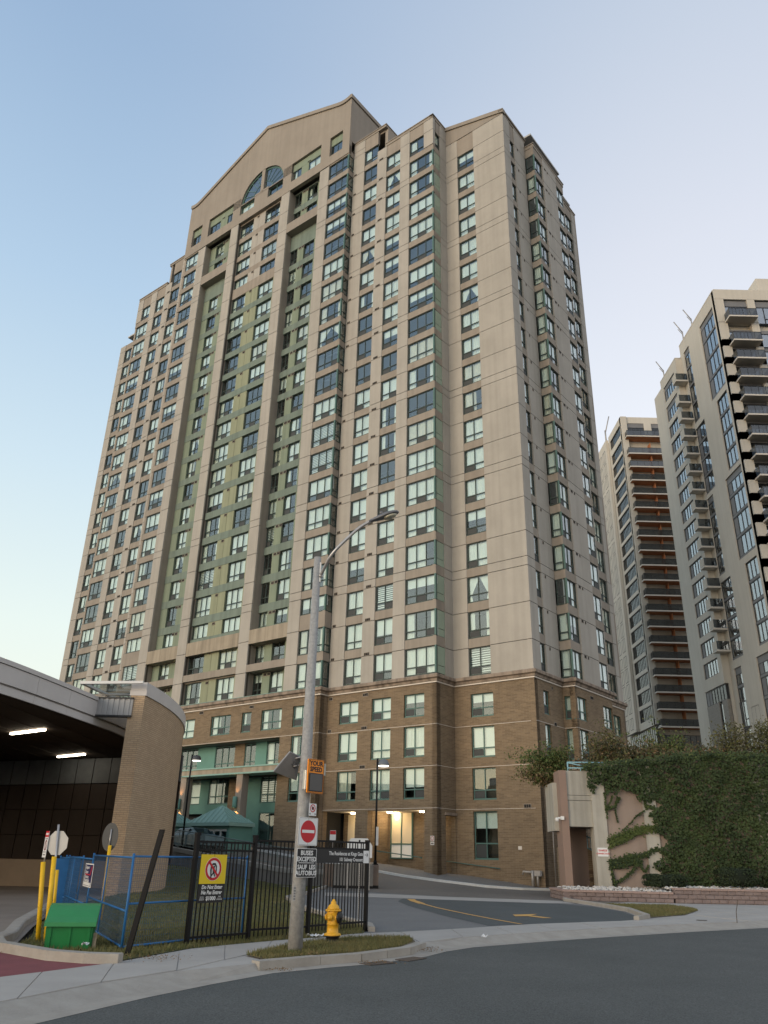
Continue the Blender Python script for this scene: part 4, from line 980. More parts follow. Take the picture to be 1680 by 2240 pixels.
# left face, as strips round the recessed window groups
X0 = 43.3
def strip(y0, y1, z0, z1): b.box(X0, y0, z0, X0+.6, y1, z1)
strip(84.0, 96.6, 70.0, 72.0)
for i, (za, zb) in enumerate(GRP):
    a, c = W1(i); a2, c2 = W2(i)
    strip(84.0, a, za, zb); strip(c, a2, za, zb); strip(c2, 96.6, za, zb)
    if i < 4: strip(84.0, 96.6, GRP[i+1][1], za)
strip(84.0, 96.6, 0, 14.0)
b.box(X0+.6, 84.5, 0, 62, 110, 71.2); b.box(X0+.6, 84.0, 70.4, 62, 84.5, 72)
robj('wall', b, WALLR)
b = MB(); b.box(49, 88, 71.5, 66, 104, 75.0); b.box(53, 90, 75, 68, 104, 79.4); robj('roof_penthouse', b, WALLR)
b = MB(); b.box(X0-.03, 83.97, 71.95, 62, 84.5, 72.1); b.box(X0-.03, 84.5, 71.95, X0+.6, 96.6, 72.1); robj('coping', b, SLABW)
for i, (za, zb) in enumerate(GRP):
    for (y0, y1), n, lw in ((W1(i), 4 if i in (0, 2, 4) else 3, 2 if i in (0,2,4) else 2), (W2(i), 2 if i in (0, 2, 4) else 3, 1)):
        fh = (zb-za)/4
        for k in range(4):
            z = za+fh*k; top = k == 3 and i in (0, 2, 4)
            M = RTM @ Lx(X0+.12, y1)
            w = win_r(RT, M, 0, z+.3, y1-y0, fh-.32, n, None if n < 3 else 0, panel=.75 if top else 0.0, solid=1 if (i in (0, 2, 4) and n > 2) or (i == 1 and n == 3 and y0 > 90) else 0)
            bb = MB(); bb.box(X0+.1, y0, z, X0+.3, y1, z+.28); robj('spandrel', bb, GREYP)
# second section
b = MB(); X2 = 42.4; ztops = [68.2, 64.7]+[61.3-2.75*k for k in range(14)]
zs_ = sorted([(zt-(2.55 if k < 2 else 1.95), zt) for k, zt in enumerate(ztops)]); z = 22.1
for (za, zb) in zs_:
    b.box(X2, 97.7, z, X2+.5, 102.25, za); z = zb
b.box(X2, 97.7, z, X2+.5, 102.25, 69.9); b.box(X2, 96.6, 22.1, X2+.5, 97.7, 69.9); b.box(X2, 102.25, 22.1, X2+.5, 103.1, 69.9); b.box(X2+.5, 96.6, 0, 46, 103.1, 69.8)
b.box(X2-.02, 96.58, 69.86, 46, 103.12, 70.0); robj('wall', b, WALLR)
for k, zt in enumerate(ztops):
    h = 2.55 if k < 2 else 1.95
    win_r(RT, RTM @ Lx(X2+.1, 102.25), 0, zt-h+.02, 4.55, h-.04, 5, None, panel=.7 if k < 2 else 0, solid=1)
b = MB(); b.box(X2+.05, 96.7, 0, X2+.4, 98.2, 20.2); b.box(X2+.05, 99.2, 0, X2+.4, 103, 20.2); robj('stone_cladding', b, STONEG)
win_r(RT, RTM @ Lx(X2+.1, 103), 0, 20.2, 6.3, 1.85, 7, None, glass=GLM, solid=2); win_r(RT, RTM @ Lx(X2+.15, 99.2), 0, 8, 1.0, 12, 1)
for z_ in (16.5, 12.5):
    win_r(RT, RTM @ Lx(X0-.02, 95.4), 0, z_, 1.9, 3.0, 2, 1); win_r(RT, RTM @ Lx(X0-.02, 92.6), 0, z_-1, 2.0, 3.0, 2, 1)
# corner balconies in the notch
for k in range(15):
    z = 65.3-(0 if k == 0 else (3.6 if k == 1 else 3.6+2.75*(k-1)))
    bb = bpy.data.objects.new('corner_balcony', None); COL.objects.link(bb); bb.parent = RT
    s = MB(); s.box(41.5, 95.3, z-.22, 43.28, 96.6, z); robj('slab', s, SLABW, bb); s = MB(); s.box(41.52, 95.32, z+.05, 41.56, 96.58, z+1.1); robj('grey_screen', s, WALLR, bb)
    s = MB(); s.box(41.6, 95.32, z+.08, 43.2, 95.35, z+1.1); robj('glass_rail', s, GLD, bb)
# balconies on the front
FRONT = []
b = MB()
for k in range(23):
    zt = 66.75-(0 if k == 0 else 3.72+2.75*(k-1))
    if zt < 6: break
    for (x0, x1, full) in ((44.1, 47.82, True),):
        bb = bpy.data.objects.new('balcony', None); COL.objects.link(bb); bb.parent = RT
        s = MB(); s.box(x0, 82.3, zt-.2, x1, 84, zt, 0); s.box(x0+.02, 82.33, zt-.212, x1-.02, 83.98, zt-.202, 1); robj('slab', s, [SLABW, SOFF], bb)
        s = MB(); s.box(x0+.05, 82.35, zt+.06, x1-.05, 82.38, zt+1.1); s.box(x0+.05, 82.38, zt+.06, x0+.08, 84, zt+1.1); s.box(x1-.08, 82.38, zt+.06, x1-.05, 84, zt+1.1); robj('glass_rail', s, GLD, bb)
        s = MB(); s.box(x0+.03, 82.33, zt+1.1, x1-.03, 82.4, zt+1.16)
        for q in range(5): s.box(x0+.05+(x1-x0-.14)*q/4, 82.33, zt, x0+.09+(x1-x0-.14)*q/4, 82.35, zt+1.1)
        robj('handrail', s, BLK, bb)
    hh = 3.5 if k == 0 else 2.55
    win_r(RT, RTM @ Matrix.Translation((0, 83.92, 0)), 44.4, zt+.05, 3.1, hh, 3, 0, glass=GLB, panel=.9 if k == 0 else .3)
    win_r(RT, RTM @ Matrix.Translation((0, 83.92, 0)), 48.5, zt-.1, 4.2, hh+.1, 4, 1, glass=GLB, panel=.9 if k == 0 else .5)
    b.box(43.3, 83.7, zt-.12, 44.4, 84.5, zt-.12+3.8); b.box(47.5, 83.7, zt-.12, 48.5, 84.5, zt-.12+3.8); b.box(52.7, 83.7, zt-.12, 53.5, 84.5, zt+3.6)
    b.box(44.4, 83.75, zt-.16, 47.5, 84.4, zt+.04); b.box(53.5, 83.75, zt-.5, 60, 84.4, zt+.3)
b.box(43.3, 83.7, 70.4, 60, 84.5, 72.0)
robj('front_wall', b, WALLR)
# ---- the farther tower with long balconies
MT = thing('balcony_tower', 'distant cream tower with long brown balconies seen between two buildings', 'building', (50, 138, 0))
MTM = Matrix.Translation((-50, -138, 0))
def mobj(n, b, m, p=MT): return obj(n, b, m, p, M=MTM.copy())
b = MB(); XL = 44.75
zr = [78.4-.0]+[75.0-.0] ; rows = []
z = 78.3
for k in range(21):
    h = 2.1; rows.append((z-h, z)); z -= 3.3 if k == 0 else 2.75
rows = [r for r in rows if r[0] > 22.8]
zc = 79.75
for (za, zb) in rows:
    b.box(XL, 130.35, zb, XL+.5, 137.4, zc); zc = za
b.box(XL, 130.35, 22.2, XL+.5, 137.4, zc); b.box(XL, 130, 22.2, XL+.5, 130.35, 79.75); b.box(XL, 137.4, 22.2, XL+.5, 138.2, 79.75)
b.box(XL+.5, 130.6, 0, 62, 150, 79.5); b.box(XL, 130, 78.4, 62, 130.6, 79.75)
b.box(XL, 129.7, 22.2, 45.85, 130.6, 79.7); b.box(49.1, 129.9, 75, 50.5, 130.6, 78.4); b.box(52.5, 129.9, 75, 62, 130.6, 78.4)
mobj('wall', b, WALLR)
for (za, zb) in rows:
    win_r(MT, MTM @ Lx(XL+.12, 137.4), 0, za, 7.05, zb-za, 9, None, glass=GLM)
b = MB(); b.box(44.2, 138.2, 22.2, 44.7, 145.0, 79.2); mobj('side_wall', b, WALLR)
zb = 77.5
for k in range(20):
    h = 2.2 if k % 4 < 3 else 2.2
    for (y0, y1) in ((139.4, 141.2), (142.0, 144.2)):
        win_r(MT, MTM @ Lx(44.16, y1), 0, zb-2.5, y1-y0, 2.45 if k % 4 != 3 else 2.0, 2, None, glass=GLM)
    zb -= 2.75
win_r(MT, MTM @ Lx(XL+.1, 144), 0, 12, 13.8, 10, 14, None, glass=GLM)
obj('podium_wall', (lambda q: (q.box(44.6,130,0,62,131,11.9), q)[1])(MB()), STONEG, MT, M=MTM.copy())
win_r(MT, MTM @ Matrix.Translation((0, 130.05, 0)), 45.9, 75.05, 3.2, 3.35, 3, None, glass=GLM, panel=.9); win_r(MT, MTM @ Matrix.Translation((0, 130.05, 0)), 50.5, 75.05, 2.0, 3.35, 2, None, glass=GLM, panel=.9)
GLO = glass_mat('bronze_glass', (.45,.40,.36), 2.6, .02, .05)
for k in range(20):
    zt = 74.95-(0 if k == 0 else 3.67+2.75*(k-1))
    if zt < 19: break
    bb = bpy.data.objects.new('balcony', None); COL.objects.link(bb); bb.parent = MT
    s = MB(); s.box(45.15, 128.5, zt-.22, 60, 130.2, zt, 0); s.box(45.2, 128.6, zt-.232, 60, 131.5, zt-.222, 1); mobj('slab', s, [SLABW, BROWN], bb)
    s = MB(); s.box(45.25, 128.6, zt+.06, 60, 128.63, zt+1.08); s.box(45.25, 128.63, zt+.06, 45.28, 130.2, zt+1.08); mobj('glass_rail', s, GLD, bb)
    s = MB(); s.box(45.2, 128.58, zt+1.08, 60, 128.66, zt+1.14)
    for q in range(11): s.box(45.25+q*1.3, 128.57, zt, 45.29+q*1.3, 128.6, zt+1.08)
    mobj('handrail', s, BLK, bb)
    if k > 0:
        s = MB(); s.box(45.85, 131.5, zt, 62, 131.7, zt+2.75, 0); s.box(45.8, 130.2, zt, 45.9, 131.6, zt+2.6, 0); s.box(49.55, 129.2, zt, 49.65, 131.5, zt+2.5, 0); mobj('recess_wall', s, BROWN, bb)
        for x0, w, n in ((46.2, 1.6, 2), (48.1, 1.2, 1), (50.4, 2.6, 3), (54, 3, 3)): win_r(MT, MTM @ Matrix.Translation((0, 131.36, 0)), x0, zt+.1, w, 2.1, n, None, glass=GLO)
for z_ in (18.2,): win_r(MT, MTM @ Matrix.Translation((0, 129.9, 0)), 45.2, z_, 7, 2.4, 7, None, glass=GLO)
# rooftop davits
def davit(x, y, z, s, lab, par):
    b = MB(); b.tube([(x,y,z),(x,y,z+1.3*s)], .09, 6); b.tube([(x,y,z+1.2*s),(x-.8*s,y,z+2.6*s)], .07, 6); b.tube([(x,y,z+.9*s),(x-.45*s,y,z+1.6*s)], .05, 5); return b
for x, y, z, s, T_, p in ((43.6, 92.0, 72.0, 1.2, RTM, RT),(43.5, 95.2, 72.0, 1.3, RTM, RT),(42.7, 102.0, 69.9, 1.2, RTM, RT)): obj('roof_davit', davit(x,y,z,s,'',None), PIPE, p, M=T_.copy())
obj('roof_davit', (lambda q: (q.tube([(44.6,139.2,79.2),(44.6,139.2,82)],.15,6), q.tube([(44.6,139.2,81.4),(45.6,139,85.2)],.12,6), q)[2])(MB()), PIPE, MT, M=MTM.copy())
# ------------------------------------------------------------------ bus loop building on the left: curved brick wall, canopy, dark hall
LB = brick_mat('loop_brick', (.50,.375,.25), (.43,.315,.205), (.33,.25,.17), .30, .082, .013, big=.12, bump=.8)
loop = thing('bus_loop_building', 'bus loop shelter with curved tan brick wall and wide white edged canopy', 'building', (-10.0, 34, 0))
LM_ = Matrix.Translation((10.0, -34, 0))
def lobj(n, b, m, p=loop): return obj(n, b, m, p, M=LM_.copy())
arcp = []
for i in range(15):
    y = 34+10.6*i/14*1.25; t = (y-34)/10.6; x = -10.04+(y-34)*.107-.174*10.6*t*t; arcp.append((x, y))
b = MB(); inn = [(x-.62, y+.02) for x, y in arcp]
for (p, q, p2, q2) in zip(arcp[:-1], arcp[1:], inn[:-1], inn[1:]):
    b.face([(*p,-.4),(*q,-.4),(*q,7.72),(*p,7.72)], 0, True); b.face([(*q2,-.4),(*p2,-.4),(*p2,7.72),(*q2,7.72)], 0, True)
b.face([(*inn[0],-.4),(*arcp[0],-.4),(*arcp[0],7.72),(*inn[0],7.72)]); b.face([(*arcp[-1],-.4),(*inn[-1],-.4),(*inn[-1],7.72),(*arcp[-1],7.72)])
lobj('brick_wall', b, LB)
METAL = mat('white_metal_panel', (.52,.50,.485), .55, var=.05, scale=.6); METAL2 = mat('grey_metal', (.33,.33,.33), .5, var=.08, scale=1)
b = MB(); b.sweep(arcp, [(-.68,7.72),(.05,7.72),(.05,7.95),(-.68,7.95)]); b.sweep(arcp, [(-.66,7.955),(.03,7.955),(.03,8.28),(-.66,8.28)]); lobj('wall_coping', b, METAL)
# canopy: fascia follows a curve from beyond the left edge to behind the brick wall
fp = [(-17.5,13.0),(-15.2,19.5),(-13.9,23.6),(-13.0,26.9),(-12.45,30.5),(-12.05,34.0),(-11.75,36.6),(-11.9,41),(-12.6,46)]
def smooth(P, n=3):
    for _ in range(n):
        Q = [P[0]]
        for a, c in zip(P[:-1], P[1:]):
            a, c = Vector(a), Vector(c); Q += [tuple(a*.75+c*.25), tuple(a*.25+c*.75)]
        P = Q+[P[-1]]
    return P
fs = smooth(fp, 2)
# separate panels of the fascia
cum = 0; L = [0]
for a, c in zip(fs[:-1], fs[1:]): L.append(L[-1]+(Vector(c)-Vector(a)).length)
def at(s):
    i = max(j for j in range(len(L)) if L[j] <= s+1e-6); i = min(i, len(fs)-2); return Vector(fs[i]).lerp(Vector(fs[i+1]), (s-L[i])/(L[i+1]-L[i]))
n = int(L[-1]/2.3)
for k in range(n):
    s0, s1 = L[-1]*k/n+.008, L[-1]*(k+1)/n-.008; P = [tuple(at(s0+(s1-s0)*j/3)) for j in range(4)]
    b = MB(); b.sweep(P, [(-.1,6.80),(.06,6.80),(.06,7.42),(-.1,7.42)]); lobj('fascia_panel', b, METAL)
    b = MB(); b.sweep(P, [(-.1,6.47),(.0,6.47),(.0,6.74),(-.1,6.74)]); lobj('fascia_panel', b, METAL)
b = MB(); b.sweep(fs, [(-.3,7.44),(.1,7.44),(.1,7.6),(-.3,7.6)]); b.sweep(fs, [(-.3,6.5),(-.06,6.5),(-.06,7.44),(-.3,7.44)]); lobj('fascia_edge', b, METAL)
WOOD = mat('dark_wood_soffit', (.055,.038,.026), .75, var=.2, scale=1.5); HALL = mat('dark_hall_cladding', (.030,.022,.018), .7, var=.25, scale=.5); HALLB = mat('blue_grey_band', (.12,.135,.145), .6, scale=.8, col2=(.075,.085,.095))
b = MB()
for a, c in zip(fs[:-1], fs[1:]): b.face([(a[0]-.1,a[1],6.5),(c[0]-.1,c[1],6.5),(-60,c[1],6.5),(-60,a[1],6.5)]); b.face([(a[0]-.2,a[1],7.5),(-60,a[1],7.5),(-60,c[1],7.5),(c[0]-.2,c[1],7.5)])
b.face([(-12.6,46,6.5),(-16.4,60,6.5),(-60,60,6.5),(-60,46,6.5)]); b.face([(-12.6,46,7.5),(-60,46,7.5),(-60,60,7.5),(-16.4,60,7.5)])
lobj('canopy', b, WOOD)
b = MB()
for x in range(0, 24): b.box(-46+x*1.4, 12, 6.485, -45.985+x*1.4, 64, 6.499)
lobj('soffit_joint', b, BACK)
LEDM = emit_mat('tube_light', (1.0,.86,.66), 9.0)
for (x0, y0, x1, y1) in ((-16.9,37.3,-14.75,35.7),(-18.2,46.6,-16.15,45.0)):
    d = Vector((x1-x0, y1-y0)).normalized(); nn = Vector((-d.y, d.x))*.07; b = MB(); b.prism([(x0+nn.x,y0+nn.y,6.40),(x1+nn.x,y1+nn.y,6.40),(x1-nn.x,y1-nn.y,6.40),(x0-nn.x,y0-nn.y,6.40)], (0,0,.085)); lobj('strip_light', b, LEDM)
# dark back wall, concave, with panels, and a low plinth
for k in range(26):
    t0, t1 = k/26, (k+1)/26
    f = lambda t: (-40+29.4*t, 55.5-11.0*t**1.6-1.0*math.sin(t*PI))
    (xa, ya), (xb, yb) = f(t0), f(t1)
    for (z0, z1, m, nm) in ((1.0,2.35,HALL,'wall_panel'),(2.38,3.7,HALL,'wall_panel'),(3.73,5.05,HALL,'wall_panel'),(5.1,6.45,HALLB,'band_panel')):
        b = MB(); e = .02; b.prism([(xa+e,ya,z0),(xb-e,yb,z0),(xb-e,yb+.2,z0),(xa+e,ya+.2,z0)], (0,0,z1-z0)); lobj(nm, b, m)
b = MB(); b.prism([(-42,42.5,-.2),(-10.6,41.0,-.2),(-10.6,41.4,-.2),(-42,42.9,-.2)], (0,0,1.36)); lobj('plinth_wall', b, mat('beige_plinth', (.22,.175,.13), .9, var=.1, scale=1))
b = MB(); b.box(-60,57,-.2,-15.2,58,6.5); b.box(-60,12,-.2,-59.6,57,6.5); b.prism([(-11.2,44.4,-.2),(-14.8,57,-.2),(-15.2,57,-.2),(-11.6,44.4,-.2)], (0,0,6.7)); lobj('back_wall', b, HALL)  # back and left closing walls added out of view to keep daylight out
# ribbed metal link and glazed strip roof between canopy and brick wall
b = MB()
for k in range(13):
    x = -12.0+k*.115; b.box(x, 33.95-(.03 if k % 2 else 0), 6.86, x+.114, 34.15, 7.55)
lobj('ribbed_panel', b, METAL2)
b = MB(); b.box(-12.02,33.9,7.55,-10.5,34.2,7.62); b.box(-12.02,33.9,6.8,-10.5,34.2,6.87); lobj('panel_trim', b, BLK)
b = MB(); b.prism([(-12.75,33.6,8.08),(-10.1,33.6,8.16),(-10.1,33.6,8.27),(-12.75,33.6,8.2)], (0,.18,0)); b.prism([(-12.75,33.7,8.08),(-12.6,33.7,8.08),(-11.4,46,8.08),(-11.6,46,8.08)], (0,0,.1)); lobj('roof_edge_beam', b, mat('white_steel', (.66,.66,.65), .4))
b = MB(); b.face([(-12.6,33.75,8.13),(-10.7,33.75,8.13),(-11.3,46,8.13),(-12.6,46,8.13)]); lobj('glazed_roof', b, glass_mat('roof_glass', (.62,.68,.67), 1.8, .05, .02))
b = MB()
for y in (35.6, 37.6, 39.8, 42): b.tube([(-12.6,y,8.02),(-10.7,y,8.02)], .06, 6)
lobj('roof_bar', b, METAL2)
# ------------------------------------------------------------------ ramp wall with railing on the left of the forecourt
GREYW = mat('ramp_concrete', (.29,.275,.25), .9, scale=.6, col2=(.23,.215,.195), streak=.25, bump=.2); BROWNW = mat('brown_block', (.22,.165,.13), .9, var=.15, scale=1.5)
ramp = thing('ramp_wall', 'long grey concrete ramp wall with thin railing rising towards the entrance', 'wall', (-2.6, 48.7, 0))
RMM = Matrix.Translation((2.6, -48.7, 0))
V0 = 10.35
def rp(u, z=0.0, dv=0.0): p = UV(u, V0+dv); return (p.x, p.y, z)
def rz_(u): return max(.85, gz(u, 9.2)+.28)
b = MB(); us_ = [8.6+1.0*i for i in range(27)]
for a, c in zip(us_[:-1], us_[1:]):
    za, zc = rz_(a), rz_(c)
    A = [rp(a,-.3),rp(c,-.3),rp(c,zc),rp(a,za)]; B_ = [rp(a,-.3,-.3),rp(c,-.3,-.3),rp(c,zc,-.3),rp(a,za,-.3)]
    b.face(A[::-1]); b.face(B_); b.face([A[3],A[2],B_[2],B_[3]])
b.face([rp(8.6,-.3),rp(8.6,rz_(8.6)),rp(8.6,rz_(8.6),-.3),rp(8.6,-.3,-.3)])
obj('concrete_wall', b, GREYW, ramp, M=RMM.copy())
b = MB()
for a, c in zip(us_[:-1], us_[1:]): b.prism([rp(a,rz_(a)-.22,.03),rp(c,rz_(c)-.22,.03),rp(c,rz_(c)+.03,.03),rp(a,rz_(a)+.03,.03)], (UV(0,-.36)-UV(0,0)).to_3d())
obj('wall_cap', b, mat('pale_cap', (.38,.365,.335), .9, var=.1, scale=2), ramp, M=RMM.copy())
RAILM = mat('railing_paint', (.16,.20,.19), .5)
b = MB(); b.tube([rp(u, rz_(u)+1.12, -.15) for u in us_], .035, 6); b.tube([rp(u, rz_(u)+.2, -.15) for u in us_], .025, 5); b.tube([rp(u, rz_(u)+.62, -.15) for u in us_], .018, 5); obj('railing_bar', b, RAILM, ramp, M=RMM.copy())
pm_ = MB(); pm_.tube([(0,0,0),(0,0,1.12)], .03, 5); pme = pm_.mesh('railing_post', RAILM); bmh = MB(); bmh.box(-.008,-.008,.2,.008,.008,1.1); bme = bmh.mesh('baluster', RAILM); cnt = 0
for i in range(14):
    u = 8.8+i*1.9; p = rp(u, rz_(u), -.15); obj('railing_post', pme, parent=ramp, M=RMM @ Matrix.Translation(p))
for i in range(140):
    u = 15.5+i*.135; p = rp(u, rz_(u), -.15); obj('baluster', bme, parent=ramp, M=RMM @ Matrix.Translation(p))
b = MB(); b.box(-2.95,48.4,-.1,-2.35,48.9,1.2); obj('brown_pier', b, BROWNW, ramp, M=RMM.copy())
endw = thing('barrier_wall', 'low pale concrete wall panel behind the black fence beside the lamp block', 'wall', (-1.2, 47.9, 0))
b = MB(); b.box(-1.1,-.25,-.1,1.05,0,1.12); obj('concrete_panel', b, GREYW, endw); b = MB(); b.box(-1.1,-.27,.0,1.05,-.251,.14); obj('dark_base', b, VENT, endw); b = MB(); b.box(-1.12,-.28,1.12,1.07,.02,1.22); obj('wall_cap', b, GREYW, endw)
# dome lamps on black poles
LAMPG = emit_mat('dome_lamp_glow', (1.0,.95,.85), 2.2); BLKP = mat('black_paint', (.0045,.0045,.005), .5, spec=.22)
def dome_lamp(lab, x, y, z0, z1, side, block=True):
    t = thing('dome_street_lamp', lab, 'lamp post', (x, y, z0), 0, 'black dome lamps by the forecourt')
    b = MB(); b.tube([(0,0,0),(0,0,z1-z0+.08)], [.07,.055], 10); obj('pole', b, BLKP, t)
    b = MB(); b.box(-.16,-.16,0,.16,.16,.05); b.lathe([(.11,.05),(.09,.22)], 10); obj('pole_base', b, BLKP, t)
    M = Matrix.Translation((side*.36, 0, z1-z0-.32)); b = MB(); b.lathe([(.33,0),(.33,.05),(.30,.2),(.2,.33),(.04,.38)], 20, 0, M); b.tube([(0,0,z1-z0-.05),(side*.3,0,z1-z0-.02)], .035, 6); obj('dome', b, mat('dome_grey', (.05,.052,.055), .5) if lab.startswith('left') else mat('dome_blue_grey', (.14,.155,.17), .5), t)
    b = MB(); b.lathe([(.28,-.05),(.31,-.012),(.31,.0)], 16, 0, M); obj('lens', b, LAMPG, t)
    return t
dome_lamp('black dome lamp post on brown block right of fence', -.05, 48.3, 1.2, 6.85, 1)
pL = UV(23.2, 9.0); dome_lamp('left black dome lamp post between brick wall and entrance', pL.x, pL.y, gz(23.2, 9.0), 8.05, 1)
t = thing('lamp_block', 'brown concrete block carrying the black lamp post', 'plinth', (-.05, 48.3, 0)); b = MB(); b.box(-.2,-.2,-.05,.2,.2,1.2); obj('block', b, BROWNW, t); b = MB(); b.box(-.21,-.22,0,.21,.21,.16); obj('dark_base', b, VENT, t)
t = thing('lamp_notice', 'narrow white vertical notice strapped to the black lamp post', 'sign', (0.03, 48.18, 2.2)); b = MB(); b.box(-.07,-.01,0,.07,.01,.98); obj('plate', b, WHT, t)
# parking signs near the building
SW = mat('sign_white', (.72,.72,.70), .45); SR = mat('sign_red2', (.50,.012,.02), .45); SK = mat('sign_black2', (.010,.010,.011), .45); SY = mat('sign_yellow', (.72,.53,.012), .45); SO = mat('sign_orange', (.85,.27,.012), .45); ALU = mat('aluminium_back', (.40,.40,.385), .45, metal=.35, var=.06, scale=3)
def ring(b, cx, cz, r0, r1, y, mi, n=28, th=.0015):
    for i in range(n):
        a, c = 2*PI*i/n, 2*PI*(i+1)/n; q = lambda r, t: (cx+r*math.cos(t), y, cz+r*math.sin(t))
        if r0 > 0: b.prism([q(r0,a),q(r1,a),q(r1,c),q(r0,c)], (0,-th,0), mi)
        else: b.prism([q(0,0),q(r1,a),q(r1,c)], (0,-th,0), mi)
def disc(b, cx, cz, r, y, mi, n=32, th=.002, sx=1.0): b.prism([(cx+sx*r*math.cos(2*PI*i/n), y, cz+r*math.sin(2*PI*i/n)) for i in range(n)], (0,-th,0), mi)
def rrect(b, x0, z0, x1, z1, r, y, th, mi=0):
    P = []
    for (cx, cz, a) in ((x1-r,z0+r,-90),(x1-r,z1-r,0),(x0+r,z1-r,90),(x0+r,z0+r,180)):
        for k in range(5): t = math.radians(a+k*22.5); P.append((cx+r*math.cos(t), y, cz+r*math.sin(t)))
    b.prism(P, (0,-th,0), mi)
def write(parent, s, x, z, size, m, y=-.006, align='CENTER', bold=0.0, sx=1.0, shear=0.0):
    me = text_mesh(s, size, align, .001, bold); me.materials.clear(); me.materials.append(m)
    sh = Matrix.Identity(4); sh[0][1] = shear; me.transform(sh)
    o = bpy.data.objects.new('lettering', me); COL.objects.link(o); o.parent = parent
    o.matrix_local = Matrix.Translation((x, y, z)) @ Matrix.Rotation(PI/2, 4, 'X') @ Matrix.Diagonal((sx, 1, 1, 1))
    return o
p = UV(12.8, 5.0); t = thing('parking_notice', 'small red and white notice on a post behind the black fence', 'sign', (p.x, p.y, gz(12.8,5)), 0)
b = MB(); rrect(b, -.2,1.55,.2,2.15,.03,0,.01); b.box(-.19,-.012,1.9,.19,-.01,2.13,1); obj('plate', b, [SW, SR], t); b = MB(); b.tube([(0,.03,0),(0,.03,2.1)], .03, 6); obj('post', b, PIPE, t)
p = UV(4.7, 12.0); t = thing('white_sign_board', 'white board with clipped upper corners showing above the fence', 'sign', (p.x, p.y, 0), 0)
b = MB(); b.prism([(-.7,0,1.55),(.7,0,1.55),(.7,0,2.15),(.45,0,2.5),(-.45,0,2.5),(-.7,0,2.15)], (0,.06,0)); b.box(-.03,-.012,2.25,.06,0,2.42,1); obj('board', b, [SW, SK], t); 
for sx in (-.57, .57): b = MB(); b.box(sx-.03,.06,0,sx+.03,.12,1.7); obj('post', b, PIPE, t)
p = UV(22.2, 6.5); t = thing('entrance_sign', 'narrow white sign on a post beside the entrance column', 'sign', (p.x, p.y, gz(22.2,6.5)), TW_RZ)
b = MB(); b.box(-.16,0,1.0,.16,.02,2.3); disc(b, 0, 2.0, .1, -.001, 1); b.box(-.1,-.004,1.2,.1,0,1.6,2); obj('plate', b, [SW, SR, GREYP], t); b = MB(); b.tube([(0,.04,0),(0,.04,2.2)], .03, 6); obj('post', b, PIPE, t)
# parked car behind the ramp railing
CARP = mat('car_paint', (.13,.20,.22), .3, coat=.6); CG = mat('car_glass', (.02,.03,.035), .08, spec=.8); TYRE = mat('tyre', (.012,.012,.012), .8); RIM = mat('wheel_rim', (.35,.35,.36), .35, metal=.6)
p = UV(23.2, 8.0); car = thing('parked_car', 'blue grey sedan parked behind the ramp railing by the entrance', 'car', (p.x, p.y, gz(23.2,7.6)), TW_RZ)
side = [(-2.25,.35),(-2.2,.72),(-1.55,.86),(-.85,1.36),(.45,1.40),(1.25,.98),(2.15,.88),(2.25,.4)]
b = MB()
for (x0, z0), (x1, z1) in zip(side[:-1], side[1:]):
    w0 = .85 if z0 < 1.0 else .66; w1 = .85 if z1 < 1.0 else .66
    b.face([(x0,-w0,z0),(x0,w0,z0),(x1,w1,z1),(x1,-w1,z1)][::-1], 0, True)
for sgn in (-1, 1):
    P = [(x, sgn*(.85 if z < 1.0 else .66), z) for x, z in side]; low = [(2.25,sgn*.85,.3),(-2.25,sgn*.85,.3)]
    b.face((P+low) if sgn < 0 else (P+low)[::-1])
b.box(-2.2,-.84,.28,2.2,.84,.36); obj('body', b, CARP, car)
for sgn in (-1, 1):
    w = MB(); w.prism([(-1.35,sgn*.80,.95),(.95,sgn*.80,.98),(.42,sgn*.70,1.33),(-.8,sgn*.70,1.30)], (0,sgn*.012,0)); obj('side_window', w, CG, car)
w = MB(); w.prism([(-1.5,-.7,.90),(-1.5,.7,.90),(-.9,.6,1.33),(-.9,-.6,1.33)], (-.012,0,.012)); obj('windscreen', w, CG, car)
w = MB(); w.prism([(1.2,-.7,1.03),(1.2,.7,1.03),(.55,.6,1.37),(.55,-.6,1.37)], (.012,0,.012)); obj('rear_window', w, CG, car)
for x in (-1.4, 1.4):
    for sgn in (-1, 1):
        M = Matrix.Translation((x, sgn*.78, .32)) @ Matrix.Rotation(PI/2, 4, 'X'); w = MB(); w.lathe([(.2,-.1),(.32,-.09),(.32,.09),(.2,.1)], 18, 0, M); wh = obj('wheel', w, TYRE, car)
        w = MB(); w.lathe([(.02,-.11),(.19,-.105),(.19,.105),(.02,.11)], 12, 0, M); obj('rim', w, RIM, wh)
for sgn in (-1, 1): w = MB(); w.box(-2.27,sgn*.5,.62,-2.18,sgn*.8,.74); obj('headlight', w, SW, car)
